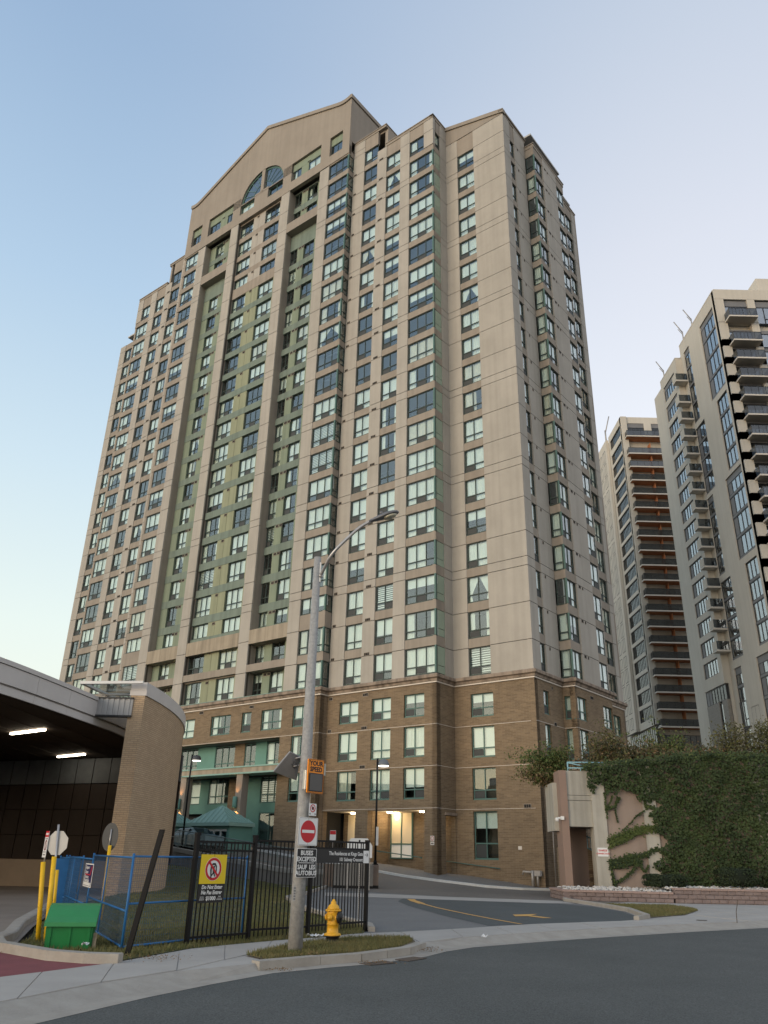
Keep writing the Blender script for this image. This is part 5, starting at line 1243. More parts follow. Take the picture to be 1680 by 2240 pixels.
# ------------------------------------------------------------------ right hand retaining wall, ivy and planter
PINK = mat('pink_render', (.27,.212,.175), .92, scale=.6, col2=(.315,.25,.208), bump=.25, streak=.12); PINK2 = mat('brown_render', (.235,.165,.13), .92, scale=.6, col2=(.27,.19,.15), bump=.2)
CGREY = mat('cast_concrete', (.36,.34,.29), .92, scale=.8, col2=(.43,.41,.355), bump=.25, streak=.3)
rw = thing('retaining_wall', 'pink rendered retaining wall with grey concrete columns half covered in ivy', 'wall', (16, 42, 0))
RWM = Matrix.Translation((-16, -42, 0))
def wobj(n, b, m, p=rw): return obj(n, b, m, p, M=RWM.copy())
def bx(n, m, *a): b = MB(); b.box(*a); return wobj(n, b, m)
bx('pier', PINK2, 9.2,41.9,-.1,9.56,43.2,5.85)
bx('side_panel', CGREY, 8.98,42.6,3.0,9.2,44.5,5.3)
bx('concrete_panel', CGREY, 9.562,42.05,3.2,10.78,42.4,4.42); bx('concrete_panel', CGREY, 9.562,42.05,4.68,10.78,42.4,5.85); bx('concrete_panel', CGREY, 9.562,42.03,4.44,10.78,42.4,4.66)
bx('column', CGREY, 10.78,41.92,.2,11.45,42.7,6.0)
bx('rendered_panel', PINK, 11.45,42.02,.2,13.34,42.4,6.2); bx('column', CGREY, 13.34,41.92,.2,14.0,42.5,6.3); bx('rendered_panel', PINK, 14.0,42.02,.2,19,42.4,6.5); bx('column', CGREY, 19.0,41.92,.2,19.7,42.5,6.5); bx('rendered_panel', PINK, 19.7,42.02,.2,27,42.4,6.5)
bx('passage_back', PINK2, 9.5,43.9,.2,10.86,44.2,3.6); bx('passage_ceiling', CGREY, 9.5,42.4,3.2,11.4,46,3.4); bx('terrace', CGREY, 10.78,42.7,5.0,27,50,5.5)
bx('stair_brick', BRK, 10.0,47.0,.0,14,47.3,2.3); bx('bench_slat', mat('bench_wood', (.30,.20,.13), .8, var=.15, scale=3), 10.9,45.6,1.0,12.4,45.7,1.22); bx('bench_slat', bpy.data.materials['bench_wood'], 10.9,45.5,.66,12.4,45.65,.84)
BLUE = mat('pale_blue_rail', (.22,.40,.46), .5)
b = MB(); b.tube([(9.75,42.2,5.85),(9.75,42.2,6.28)], .035, 6)
for z0, z1 in ((6.28,6.3),(6.0,6.02)): b.tube([(9.75,42.2,z0),(11.6,42.2,z1)], .035, 6)
b.tube([(9.78,42.2,6.25),(11.2,42.2,6.0)], .03, 6)
for x in (10.4, 11.0): b.tube([(x,42.2,5.85),(x,42.2,6.02)], .025, 5)
b.tube([(10.7,46.6,3.25),(12.2,46.6,2.6)], .04, 6); b.tube([(10.7,46.6,2.65),(12.2,46.6,2.0)], .04, 6)
for i in range(7): x = 10.75+i*.2; b.tube([(x,46.6,3.22-(x-10.7)*.43),(x,46.6,2.62-(x-10.7)*.43)], .02, 5)
wobj('handrail', b, BLUE)
# sign and camera on the wall
t = thing('connection_sign', 'white fire connection sign with red words on the grey column', 'sign', (11.12, 41.9, 2.05)); b = MB(); rrect(b, -.26,-.2,.26,.2,.02,0,.012); obj('plate', b, SW, t); write(t, 'SIAMESE', 0, .07, .12, SR, -.014, bold=.003); write(t, 'CONNECTION', 0, -.07, .095, SR, -.014, bold=.003)
t = thing('security_camera', 'white twin security camera on the brown pier', 'camera', (9.2, 41.95, 3.55)); b = MB(); b.tube([(0,0,0),(-.16,-.05,.02)], .05, 8); obj('bracket', b, SW, t); b = MB(); b.lathe([(.03,-.1),(.08,-.09),(.09,.04),(.05,.08)], 12, 0, Matrix.Translation((-.24,-.08,-.04))); obj('dome', b, SW, t); b = MB(); b.box(-.05,-.18,-.06,.1,.0,.1); obj('housing', b, SW, t)
# ivy
def leaf_mat(name, c1, c2, sc=1.2):
    m = mat(name, c1, .7, scale=sc, col2=c2, spec=.3); b = m.node_tree.nodes['Principled BSDF']; return m
IV1 = leaf_mat('ivy_leaf', (.018,.032,.010), (.045,.066,.018), .9); IV2 = leaf_mat('ivy_leaf_light', (.05,.075,.016), (.085,.105,.028), 1.5)
def leaf(b, p, nrm, s, R_, mi=0):
    n = Vector(nrm).normalized(); a = n.cross(Vector((R_.uniform(-1,1),R_.uniform(-1,1),R_.uniform(-.6,1))))
    if a.length < 1e-3: a = n.orthogonal()
    a.normalize(); c = n.cross(a); p = Vector(p)
    b.face([p-a*s*.5, p-c*s*.42+n*s*.05, p+a*s*.62-n*s*.12, p+c*s*.42+n*s*.05], mi)
R_ = random.Random(5); b = MB()
def ivy_cover(x, z):
    """1 where the wall is hidden by ivy"""
    top = 6.02+max(0,min(1,(x-10.5)/6))*.75
    e = .18*math.sin(x*5.1)+.12*math.sin(x*11.3+1)
    if z > top+.1*math.sin(x*3): return False
    if x > 13.9+.28*math.sin(z*3.1)+.15*math.sin(z*7.7): return True
    if x < 10.6: return False
    low = 4.75+.2*math.sin(x*2.7)+e*.6 - max(0, (x-13.2))*.5
    if x < 11.5: low = 5.05+e
    return z > low
k = 0
while k < 26000:
    x, z = R_.uniform(10.5, 27), R_.uniform(.45, 6.95)
    if not ivy_cover(x, z): continue
    k += 1
    bul = .12+.10*math.sin(x*1.7+z*1.1)+.08*math.sin(x*4.1-z*3.3); y = 41.9-R_.uniform(0, max(.04, bul+.12)); s = R_.uniform(.08,.17)
    leaf(b, (x,y,z), (R_.uniform(-.6,.6), -1, R_.uniform(.1,.9)), s, R_)
STR = [([(11.45,2.55),(11.9,2.75),(12.4,2.88),(12.89,3.1),(13.35,3.17),(13.9,3.2)],.17,700,1),([(11.42,2.25),(11.9,2.5),(12.4,2.65),(12.89,2.93),(13.32,3.06)],.08,260,1),([(12.17,3.04),(12.66,3.44),(12.94,3.75),(13.27,3.93),(13.65,4.19)],.035,90,0),([(11.43,1.62),(11.88,1.7),(12.38,1.85),(12.78,1.9),(13.28,2.02),(13.88,2.3)],.12,520,0),([(11.4,1.38),(11.93,1.46),(12.38,1.56),(12.77,1.75)],.10,320,0),
       ([(11.49,.62),(11.95,.85),(12.42,1.19),(12.74,1.53),(12.9,1.75)],.07,240,0),([(12.09,4.66),(11.97,4.31),(11.91,3.88),(11.98,3.42)],.025,60,0),([(11.84,4.66),(11.68,4.34),(11.49,4.1)],.03,60,0),([(12.2,4.59),(11.87,4.15),(11.44,4.02)],.05,120,0),([(11.44,4.8),(11.46,3.6)],.04,70,0),([(13.0,1.7),(12.9,1.4),(13.1,1.2),(13.3,1.5)],.05,100,0),([(11.4,1.7),(11.5,1.0),(11.55,.55)],.06,160,0),([(13.4,4.7),(13.45,4.2),(13.9,4.15)],.07,160,0)]
for P, w, n, mi in STR:
    for _ in range(n):
        i = R_.randrange(len(P)-1); t = R_.random(); x = P[i][0]+(P[i+1][0]-P[i][0])*t+R_.gauss(0,w*.5); z = P[i][1]+(P[i+1][1]-P[i][1])*t+R_.gauss(0,w*.6)
        leaf(b, (x, 41.9-R_.uniform(.01,.1), z), (R_.uniform(-.5,.5),-1,R_.uniform(0,.8)), R_.uniform(.06,.12), R_, mi if R_.random() < .85 else 1-mi)
for _ in range(2600):    # lighter young leaves and fringe at the top
    x = R_.uniform(10.4, 27); z = 6.0+max(0,min(1,(x-10.5)/6))*.75+R_.gauss(0,.12); leaf(b, (x, 41.9-R_.uniform(-.5,.3), z), (R_.uniform(-.6,.6),-.8,R_.uniform(.2,1)), R_.uniform(.08,.15), R_, 0 if R_.random() < .8 else 1)
ivy = obj('ivy', b, [IV1, IV2]); kind(ivy, 'stuff')
STEM = mat('stem_bark', (.085,.065,.045), .9); b = MB()
for P, w, n, mi in STR: b.tube([(x, 41.98, z) for x, z in P], .018, 5)
kind(obj('ivy_stems', b, STEM), 'stuff')
# bushes above the wall
def shrub(name, lab, cat, x, y, z, rx, ry, rz, n, seed, cols, group=None, stems=14, ls=(.07,.15), bare=.0, lean=(0,0)):
    R_ = random.Random(seed); t = thing(name, lab, cat, (x, y, z), 0, group); tips = []
    b = MB()
    for i in range(stems):
        a = R_.uniform(0, 2*PI); e = R_.uniform(.35, 1.35); d = Vector((math.cos(a)*math.cos(e)*rx, math.sin(a)*math.cos(e)*ry, math.sin(e)*rz*1.7)); P = [Vector((R_.uniform(-.15,.15),R_.uniform(-.15,.15),0))]
        for k in range(1, 5): P.append(P[0]+d*(k/4)+Vector((R_.gauss(0,.09),R_.gauss(0,.09),R_.gauss(0,.06)))+Vector((lean[0],lean[1],0))*(k/4)**1.5)
        b.tube(P, [.035,.026,.018,.012,.006], 5); tips += P[1:]
        for _ in range(4):
            q = R_.choice(P[1:4]); d2 = Vector((R_.gauss(0,.5)*rx,R_.gauss(0,.5)*ry,abs(R_.gauss(.3,.4))*rz)); e2 = q+d2*.7; b.tube([q, q+d2*.35+Vector((R_.gauss(0,.05),0,R_.gauss(0,.05))), e2], [.012,.008,.004], 4); tips += [e2, q+d2*.4]
    obj('branch', b, STEM, t)
    f = MB()
    for _ in range(int(n*1.7)):
        c = R_.choice(tips); s = .3 if R_.random() < .8 else .55
        p = (c.x+R_.gauss(0,s*.5*rx/1.2), c.y+R_.gauss(0,s*.5), c.z+R_.gauss(0,s*.42))
        if p[2] < -.25: continue
        leaf(f, p, (R_.gauss(0,1),R_.gauss(-.4,1),R_.uniform(.0,1.4)), R_.uniform(*ls), R_, R_.choices(range(len(cols)), [3,2,1][:len(cols)])[0])
    obj('foliage', f, cols, t); return t
GA = leaf_mat('leaf_olive', (.07,.075,.022), (.12,.115,.04)); GB = leaf_mat('leaf_green', (.045,.075,.018), (.08,.11,.03)); GC = leaf_mat('leaf_rust', (.13,.085,.04), (.17,.115,.06)); GD = leaf_mat('leaf_dull', (.055,.058,.024), (.09,.085,.04))
shrub('small_tree', 'olive tree with yellowish tips overhanging the brown pier', 'tree', 9.6, 44.6, 5.2, 1.7, 1.0, 1.15, 3400, 1, [GB, GA], stems=16, lean=(-.5,0))
shrub('overhanging_sapling', 'sparse drooping sapling left of the brown pier against the brick', 'tree', 9.0, 44.0, 5.4, 1.25, .6, .5, 700, 9, [GA, GC], stems=8, lean=(-.4,0))
shrub('twiggy_shrub', 'twiggy olive shrub above the left end of the ivy', 'shrub', 12.4, 44.2, 5.6, 1.5, 1.0, 1.5, 2600, 2, [GD, GA, GC], 'shrubs on the terrace above the ivy', 22)
shrub('rusty_shrub', 'rust tinged dense shrub in the middle above the ivy', 'shrub', 14.6, 44.2, 5.7, 1.6, 1.0, 1.05, 3300, 3, [GD, GC, GA], 'shrubs on the terrace above the ivy', 20)
shrub('green_shrub', 'fresh green shrub in front of the brown balconies', 'shrub', 16.2, 46.0, 6.0, 1.7, 1.0, 1.3, 3300, 4, [GB, GA], 'shrubs on the terrace above the ivy', 18)
shrub('brown_shrub', 'low brownish shrub right of the fresh green one', 'shrub', 17.6, 44.0, 5.8, 1.5, 1.0, .95, 2400, 5, [GD, GC], 'shrubs on the terrace above the ivy', 18)
shrub('airy_shrub', 'airy sparse shrub in front of the stone clad tower base', 'shrub', 19.2, 44.0, 5.9, 1.5, 1.0, 1.6, 2000, 6, [GD, GA], 'shrubs on the terrace above the ivy', 22)
shrub('tall_shrub', 'tall loose shrub at the right edge above the ivy', 'shrub', 21.3, 43.8, 5.9, 1.6, 1.0, 1.75, 2600, 7, [GA, GD], 'shrubs on the terrace above the ivy', 22)
shrub('edge_shrub', 'round olive shrub at the frame edge above the ivy', 'shrub', 23.6, 43.8, 5.9, 1.6, 1.0, 1.6, 2200, 8, [GA, GD], 'shrubs on the terrace above the ivy', 20)
def hedge(lab, x, y, z, rx, ry, rz, seed):
    R_ = random.Random(seed); f = MB()
    for _ in range(3600):
        a, e = R_.uniform(0, 2*PI), math.asin(R_.uniform(-.75, 1)); q = Vector((math.cos(a)*math.cos(e), math.sin(a)*math.cos(e), math.sin(e)))
        sq = lambda v: math.copysign(abs(v)**.55, v); r = R_.uniform(.86, 1.03); p = (sq(q.x)*rx*r, sq(q.y)*ry*r, sq(q.z)*rz*r); leaf(f, p, q+Vector((R_.gauss(0,.4),R_.gauss(0,.4),R_.gauss(.2,.4))), R_.uniform(.035,.07), R_, 0 if R_.random() < .8 else 1)
    t = thing('clipped_hedge', lab, 'hedge', (x, y, z), 0, 'clipped hedges on the gravel bed'); obj('foliage', f, [leaf_mat('yew', (.015,.026,.012), (.028,.042,.018), 4), IV1], t)
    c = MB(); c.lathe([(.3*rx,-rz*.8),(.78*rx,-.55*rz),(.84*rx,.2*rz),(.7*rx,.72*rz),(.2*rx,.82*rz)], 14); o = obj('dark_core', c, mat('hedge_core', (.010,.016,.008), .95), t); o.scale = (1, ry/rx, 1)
hedge('low clipped hedge in front of the second grey column', 13.55, 40.6, .86, 1.0, .5, .3, 1); hedge('taller clipped hedge right of the low one by the ivy', 16.9, 40.5, 1.1, .92, .6, .42, 2); hedge('dark flat hedge at the right edge of the gravel', 19.6, 40.6, .85, 1.2, .5, .28, 3)
# planter of rock faced blocks with white stones
BLK1 = mat('planter_block', (.165,.125,.115), .95, scale=2.2, col2=(.235,.185,.17), bump=.9, bscale=14); CAP = mat('planter_cap', (.29,.21,.185), .95, scale=3, col2=(.34,.255,.225), bump=.6, bscale=18)
pl = thing('planter_wall', 'low planter wall of mauve rock faced blocks along the pavement', 'wall', (14, 39.1, 0))
def rock_block(w, h, d, R_):
    b = MB(); e = .012; j = [R_.uniform(-.012,.012) for _ in range(6)]
    x0, x1, z0, z1 = .004, w-.004, .003, h-.003
    F = [(x0,0,z0),(x1,0,z0),(x1,0,z1),(x0,0,z1)]; I = [(x0+.03,-.022+j[0],z0+.025),(x1-.03,-.022+j[1],z0+.025),(x1-.03,-.022+j[2],z1-.025),(x0+.03,-.022+j[3],z1-.025)]
    b.face(I)
    for i in range(4): k = (i+1) % 4; b.face([F[i],F[k],I[k],I[i]])
    Bk = [(p[0],d,p[2]) for p in F]
    for i in range(4): k = (i+1) % 4; b.face([F[k],F[i],Bk[i],Bk[k]])
    return b
R_ = random.Random(9); vars_ = [rock_block(.4,.175,.25,R_).mesh('block', BLK1) for _ in range(6)]; caps = []
for _ in range(3): q = MB(); q.box(.003,-.05+R_.uniform(-.006,.006),0,.597,.3,.085); caps.append(q.mesh('cap_stone', CAP))
def wallrun(x0, x1, y0, y1, rows, z0=0.0):
    L = math.hypot(x1-x0, y1-y0); rz = math.atan2(y1-y0, x1-x0)
    for r in range(rows):
        s = -.2 if r % 2 else 0
        while s < L-.1:
            obj('block', R_.choice(vars_), parent=pl, M=Matrix.Translation((x0-14+math.cos(rz)*max(s,0), y0-39.1+math.sin(rz)*max(s,0), z0+r*.178)) @ Matrix.Rotation(rz, 4, 'Z')); s += .4 if s >= 0 else .2+.2
    s = 0
    while s < L-.1: obj('cap_stone', R_.choice(caps), parent=pl, M=Matrix.Translation((x0-14+math.cos(rz)*s, y0-39.1+math.sin(rz)*s, z0+rows*.178)) @ Matrix.Rotation(rz, 4, 'Z')); s += .6
wallrun(8.44, 13.3, 39.05, 38.6, 2); wallrun(13.3, 22.5, 38.62, 39.2, 3); wallrun(8.44, 8.44, 42.0, 39.06, 2)
kind(poly('planter_bed', [(8.5,39.15),(13.3,38.8),(27,39.4),(27,42.1),(8.5,42.1)], .36, mat('bed_soil', (.10,.085,.07), .95)), 'structure')
STN = mat('white_stone', (.42,.40,.37), .9, scale=6, col2=(.58,.56,.53), bump=.3, bscale=20); b = MB()
for _ in range(1500):
    x = R_.uniform(8.7, 24); y = R_.uniform(39.0, 41.6)
    if y < 39.2-.09*(x-8.44) and x < 13.3: continue
    s = R_.uniform(.04,.11); z = .37+R_.uniform(0,.07)+(.12 if x > 13.3 else 0)+ (y-39)*.03; M = Matrix.Translation((x,y,z)) @ Matrix.Rotation(R_.uniform(0,6.3),4,'Z') @ Matrix.Rotation(R_.uniform(-.6,.6),4,'X')
    q = MB(); w = [(s*math.cos(a)*R_.uniform(.8,1.15), s*.75*math.sin(a)*R_.uniform(.8,1.15)) for a in [i*1.047 for i in range(6)]]
    q.face([(x_*.75,y_*.75,s*.5) for x_, y_ in w])
    for i in range(6): k = (i+1) % 6; q.face([(*w[i],0),(*w[k],0),(w[k][0]*.75,w[k][1]*.75,s*.5),(w[i][0]*.75,w[i][1]*.75,s*.5)]); q.face([(0,0,-s*.4),(*w[k],0),(*w[i],0)])
    b.add(q, M)
kind(obj('white_stones', b, STN), 'stuff')
# ------------------------------------------------------------------ street light with its signs
POLEM = mat('spun_concrete', (.25,.25,.245), .85, scale=14, col2=(.36,.36,.35), bump=.3, bscale=60); GALV = mat('galvanised_steel', (.42,.41,.40), .38, metal=.55, var=.12, scale=5); LUM = mat('luminaire_grey', (.16,.16,.165), .4, metal=.3); LENS = mat('lens', (.42,.40,.30), .25, spec=.6)
PX, PY = -1.42, 16.08
sl = thing('street_light', 'tall tapered grey concrete street light with curved metal arm', 'street light', (PX, PY, 0))
b = MB(); b.tube([(0,0,-.1),(0,0,2.5),(0,0,7.55)], [.135,.115,.075], 20); obj('pole', b, POLEM, sl)
b = MB(); b.box(.055,-.05,6.98,.085,.05,7.42); obj('bracket', b, mat('white_bracket', (.66,.66,.64), .4), sl)
arm = smooth([(.08,-.02,7.12),(.18,-.2,7.26),(.33,-.45,7.48),(.66,-.47,7.84),(.92,-.48,8.10),(1.13,-.5,8.22)], 2)
b = MB(); b.tube([Vector(p) for p in arm], .034, 10); b.tube([(.08,-.02,7.1),(.1,-.05,7.14)], .05, 8); obj('arm', b, GALV, sl)
M = Matrix.Translation((1.42,-.5,8.33)) @ Matrix.Rotation(math.radians(-21), 4, 'Y')
b = MB(); n = 20; prof = [(-.34,.045,.035),(-.24,.065,.05),(-.1,.10,.075),(.08,.145,.085),(.22,.135,.075),(.31,.085,.05),(.345,.02,.02)]
base = len(b.v)
for (x, w, h) in prof:
    for k in range(n):
        t = 2*PI*k/n; z = h*math.sin(t) if math.sin(t) > 0 else h*.45*math.sin(t); b.v.append(tuple(M @ Vector((x, w*math.cos(t), z))))
for i in range(len(prof)-1):
    for k in range(n): k2 = (k+1) % n; b.f.append((base+i*n+k, base+i*n+k2, base+(i+1)*n+k2, base+(i+1)*n+k)); b.m.append(0); b.sm.append(True)
b.f.append(tuple(base+k for k in range(n))); b.m.append(0); b.sm.append(False)
obj('luminaire', b, LUM, sl)
b = MB(); b.lathe([(.04,-.085),(.10,-.06),(.125,-.03)], 16, 0, M @ Matrix.Translation((.13,0,0)) @ Matrix.Diagonal((1.3,1,1,1))); obj('lens', b, LENS, sl)
b = MB(); b.tube([tuple(M @ Vector((-.02,0,.08))), tuple(M @ Vector((-.02,0,.14)))], .03, 8); obj('photocell', b, LUM, sl)
b = MB()
for z in (3.38, 2.75, 2.50, 2.36, 2.2, 1.8, 1.65, 1.28): b.lathe([(.125-.0085*z,z-.01),(.13-.0085*z,z-.006),(.13-.0085*z,z+.006),(.125-.0085*z,z+.01)], 20)
obj('steel_band', b, GALV, sl)
b = MB(); b.tube([(.09,.06,3.0),(.085,.06,2.2)], .016, 6); b.box(.06,-.02,2.52,.12,.08,2.72); obj('conduit', b, GALV, sl)
def signthing(name, lab, cat, x, y, z, rz=0.0, group=None): return thing(name, lab, cat, (x, y, z), rz, group)
sp = signthing('speed_display', 'orange radar speed sign reading YOUR SPEED on the light pole', 'sign', PX+.20, 15.93, 3.0, math.radians(49))
b = MB(); rrect(b, -.215,-.31,.215,.31,.02,0,.03,0); obj('panel', b, SO, sp)
b = MB(); rrect(b, -.185,-.28,.185,.055,.01,-.031,.008,0); obj('bezel', b, SK, sp); b = MB(); rrect(b, -.165,-.262,.165,.04,.005,-.040,.003,0); obj('display', b, mat('display_grey', (.055,.052,.05), .35, spec=.6), sp)
b = MB(); b.box(-.205,-.034,.296,.205,-.0305,.302); b.box(-.205,-.034,-.302,.205,-.0305,-.296); b.box(-.207,-.034,-.3,-.201,-.0305,.3); b.box(.201,-.034,-.3,.207,-.0305,.3); obj('border', b, SK, sp)
write(sp, 'YOUR', 0, .23, .12, SK, -.033, bold=.004, sx=1.08); write(sp, 'SPEED', 0, .122, .12, SK, -.033, bold=.004, sx=1.0)
b = MB(); b.box(-.20,.01,-.24,.0,.12,.1); b.box(.19,.01,.04,.30,.1,.26); obj('control_box', b, mat('pale_box', (.42,.43,.38), .6, var=.1, scale=8), sp); b = MB(); b.tube([(-.2,.05,-.25),(-.2,.05,.1)], .012, 5); obj('clamp', b, GALV, sp)
so = signthing('solar_panel', 'tilted grey solar panel on the left side of the light pole', 'solar panel', PX-.33, 16.0, 3.2)
C = [(-.27,-.06,-.12),(.02,-.10,.24),(.2,.16,.18),(.14,.26,-.24)]
C = [Vector(q) for q in C]; nn = (C[1]-C[0]).cross(C[3]-C[0]).normalized()
b = MB(); b.prism([tuple(q) for q in C], tuple(nn*-.022)); obj('panel', b, mat('panel_back', (.19,.185,.18), .6, var=.08, scale=5), so)
b = MB()
for p, q in zip(C, C[1:]+C[:1]): b.tube([tuple(p),tuple(q)], .014, 5)
obj('frame', b, GALV, so); b = MB(); b.tube([(.05,.05,.12),(.2,.05,.16),(.3,.06,.15)], .016, 6); b.tube([(.05,.08,-.02),(.22,.06,.02)], .012, 6); obj('bracket', b, GALV, so)
b = MB(); b.tube([(.06,.02,.03),(.12,-.0,-.06),(.18,.02,.0),(.1,.0,.08),(.08,.0,-.03),(.16,.0,-.05),(.22,.03,.1)], .006, 5); obj('cable', b, SK, so)
npk = signthing('no_parking_sign', 'small white no standing sign with double arrow on the light pole', 'sign', PX+.19, 15.97, 2.40, math.radians(50))
b = MB(); rrect(b, -.1,-.11,.1,.11,.008,0,.003); ring(b, 0,.025,.055,.072,-.0032,1); disc(b, 0,.025,.03,-.0032,2); b.prism([(-.038,-.003,.058),(-.030,-.003,.066),(.038,-.003,-.008),(.030,-.003,-.016)], (0,-.003,0), 1)
for sgn in (-1, 1): b.prism([(sgn*.09,-.0032,-.075),(sgn*.058,-.0032,-.055),(sgn*.058,-.0032,-.095)], (0,-.001,0), 2)
obj('plate', b, [SW, SR, SK], npk)
dne = signthing('do_not_enter_sign', 'white sign with big red disc and white bar on light pole', 'sign', PX+.125, 15.96, 2.015, math.radians(49))
b = MB(); rrect(b, -.25,-.245,.25,.245,.02,0,.004,0); rrect(b, -.239,-.234,.239,.234,.015,-.0041,.0008,2); rrect(b, -.234,-.230,.234,.230,.014,-.0050,.0008,0); disc(b, 0,.0,.195,-.006,1,40,.002,1.0); b.box(-.16,-.0095,-.026,.16,-.0082,.026,0)
for z in (-.2, .2): disc(b, 0, z*1.08, .006, -.006, 2, 10)
o = obj('plate', b, [SW, SR, SK], dne)
bus = signthing('buses_excepted_sign', 'black sign with white words BUSES EXCEPTED on light pole', 'sign', PX+.125, 15.96, 1.475, math.radians(49))
b = MB(); rrect(b, -.255,-.245,.255,.245,.02,0,.004,1); rrect(b, -.245,-.237,.245,.237,.016,-.0041,.001,0); b.box(-.2,-.0062,-.005,.2,-.0052,.005,1); obj('plate', b, [SK, SW], bus)
for s_, z in (('BUSES',.165),('EXCEPTED',.06),('SAUF  LES',-.075),('AUTOBUS',-.175)): write(bus, s_, 0, z, .108, SW, -.0062, sx=.97 if len(s_) > 7 else 1.1, bold=.003)
t = signthing('pole_tag', 'small worn vertical tag on the lower light pole', 'tag', PX-.06, 15.956, .96, math.radians(25)); b = MB(); b.box(-.03,-.006,-.125,.03,0,.125,0)
for i in range(5): b.box(-.017,-.009,-.105+i*.045,.017,-.0062,-.075+i*.045,1)
obj('plate', b, [ALU, GREYP], t)
# ------------------------------------------------------------------ black picket fence
FP_ = [(-3.54,16.84),(-2.57,18.08),(-1.45,19.22),(-0.22,20.85)]
bf = thing('picket_fence', 'black metal picket fence with square posts beside the pavement', 'fence', (-1.9, 18.8, 0))
FM_ = Matrix.Translation((1.9, -18.8, 0))
for i, (x, y) in enumerate(FP_):
    d = Vector(FP_[min(i+1,3)])-Vector(FP_[max(i-1,0)]); M = FM_ @ Matrix.Translation((x, y, 0)) @ Matrix.Rotation(math.atan2(d.y, d.x), 4, 'Z')
    b = MB(); s_ = .038; b.box(-s_,-s_,-.05,s_,s_,1.92); b.box(-s_-.008,-s_-.008,1.92,s_+.008,s_+.008,1.975); b.box(-.06,-.06,-.02,.06,.06,.02); obj('post', b, BLKP, bf, M=M)
pk = MB(); pk.box(-.0095,-.0095,.03,.0095,.0095,1.86); pkm = pk.mesh('picket', BLKP)
for i in range(3):
    A, B_ = Vector(FP_[i]), Vector(FP_[i+1]); L_ = (B_-A).length; M = FM_ @ Matrix.Translation((A.x, A.y, 0)) @ Matrix.Rotation(math.atan2((B_-A).y, (B_-A).x), 4, 'Z')
    zt = (1.81, 1.87, 1.91)[i]; z2 = (1.66, 1.72, 1.76)[i]; zb = (.13,.19,.20)[i]
    for z in (zt, z2, zb): b = MB(); b.box(.038,-.019,z-.02,L_-.038,.019,z+.02); obj('rail', b, BLKP, bf, M=M)
    n = int((L_-.1)/.113)
    for k in range(1, n+1):
        x = .038+(L_-.076)*k/(n+1); o = obj('picket', pkm, parent=bf, M=M @ Matrix.Translation((x, 0, (zt-1.84)*.9)) @ Matrix.Rotation(RN.uniform(-.012,.012), 4, 'Y') @ Matrix.Rotation(.06 if (i == 1 and k == n-1) else 0, 4, 'Y'))
def onfence(i, s, z, back=.03):
    A, B_ = Vector(FP_[i]), Vector(FP_[i+1]); d = (B_-A).normalized(); nrm = Vector((d.y, -d.x)); p = A+d*s+nrm*back; return (p.x, p.y, z), math.atan2(d.y, d.x)
loc, rz = onfence(0, .455, 1.15); ys = signthing('no_pedestrian_sign', 'yellow and black sign Do Not Enter with red crossed circle on fence', 'sign', *loc, rz)
b = MB(); b.box(-.335,-.006,-.1,.335,0,.43,0); b.box(-.335,-.006,-.435,.335,0,-.1,1)
disc(b, 0,.165,.212,-.006,3); ring(b, 0,.165,.158,.206,-.0085,2,36); disc(b, 0,.165,.157,-.0085,3)
b.prism([(-.06,-.0125,.0),(-.085,-.0125,.14),(-.075,-.0125,.22),(-.03,-.0125,.275),(.04,-.0125,.275),(.08,-.0125,.22),(.09,-.0125,.06),(.065,-.0125,.05),(.055,-.0125,.2),(.02,-.0125,.24),(-.03,-.0125,.235),(-.05,-.0125,.2),(-.035,-.0125,.0)], (0,-.001,0), 1)
disc(b, .01,.205,.022,-.0125,1,14); b.prism([(-.02,-.0125,.18),(.03,-.0125,.18),(.035,-.0125,.09),(.06,-.0125,.03),(.03,-.0125,.03),(.008,-.0125,.08),(-.04,-.0125,.03),(-.07,-.0125,.03),(-.015,-.0125,.1)], (0,-.001,0), 1)
b.prism([(-.13,-.014,.27),(-.1,-.014,.30),(.13,-.014,.06),(.1,-.014,.03)], (0,-.0015,0), 2); disc(b, 0,.405,.008,-.006,1,10)
obj('plate', b, [SY, SK, SR, SW], ys)
write(ys, 'Do Not Enter', .01,-.16,.098, SW, -.008, bold=.0025, shear=.12, sx=.94); write(ys, 'Ne Pas Entrer', .01,-.255,.098, SW, -.008, bold=.0025, shear=.12, sx=.94); write(ys, '$1000', .0,-.36,.098, SW, -.008, bold=.003)
write(ys, 'UP TO', -.225,-.335,.033, SW, -.008); write(ys, "JUSQU'A", -.225,-.38,.03, SW, -.008); write(ys, 'FINE', .225,-.33,.033, SW, -.008); write(ys, "D'AMENDE", .225,-.38,.03, SW, -.008)
b = MB(); b.box(-.28,-.0082,-.358,-.17,-.0068,-.354); b.box(.17,-.0082,-.358,.28,-.0068,-.354); obj('rule', b, SW, ys)
loc, rz = onfence(2, 1.08, 1.60); rs = signthing('residence_sign', 'long black sign with white building name and arrow on fence', 'sign', *loc, rz)
b = MB(); b.box(-.98,-.006,-.145,.985,0,.14,0); b.box(.765,-.009,-.14,.98,-.0062,.135,1)
b.box(.81,-.0105,.033,.92,-.0092,.047,0); b.prism([(.885,-.0092,.085),(.905,-.0092,.085),(.94,-.0092,.04),(.905,-.0092,-.005),(.885,-.0092,-.005),(.915,-.0092,.04)], (0,-.0013,0), 0)
obj('plate', b, [SK, SW], rs)
write(rs, 'The Residences at Kings Gate', .74,.055,.112, SW, -.008, 'RIGHT', .002, sx=.93); write(rs, '101 Subway Crescent', .74,-.07,.108, SW, -.008, 'RIGHT', .0015, sx=.93)
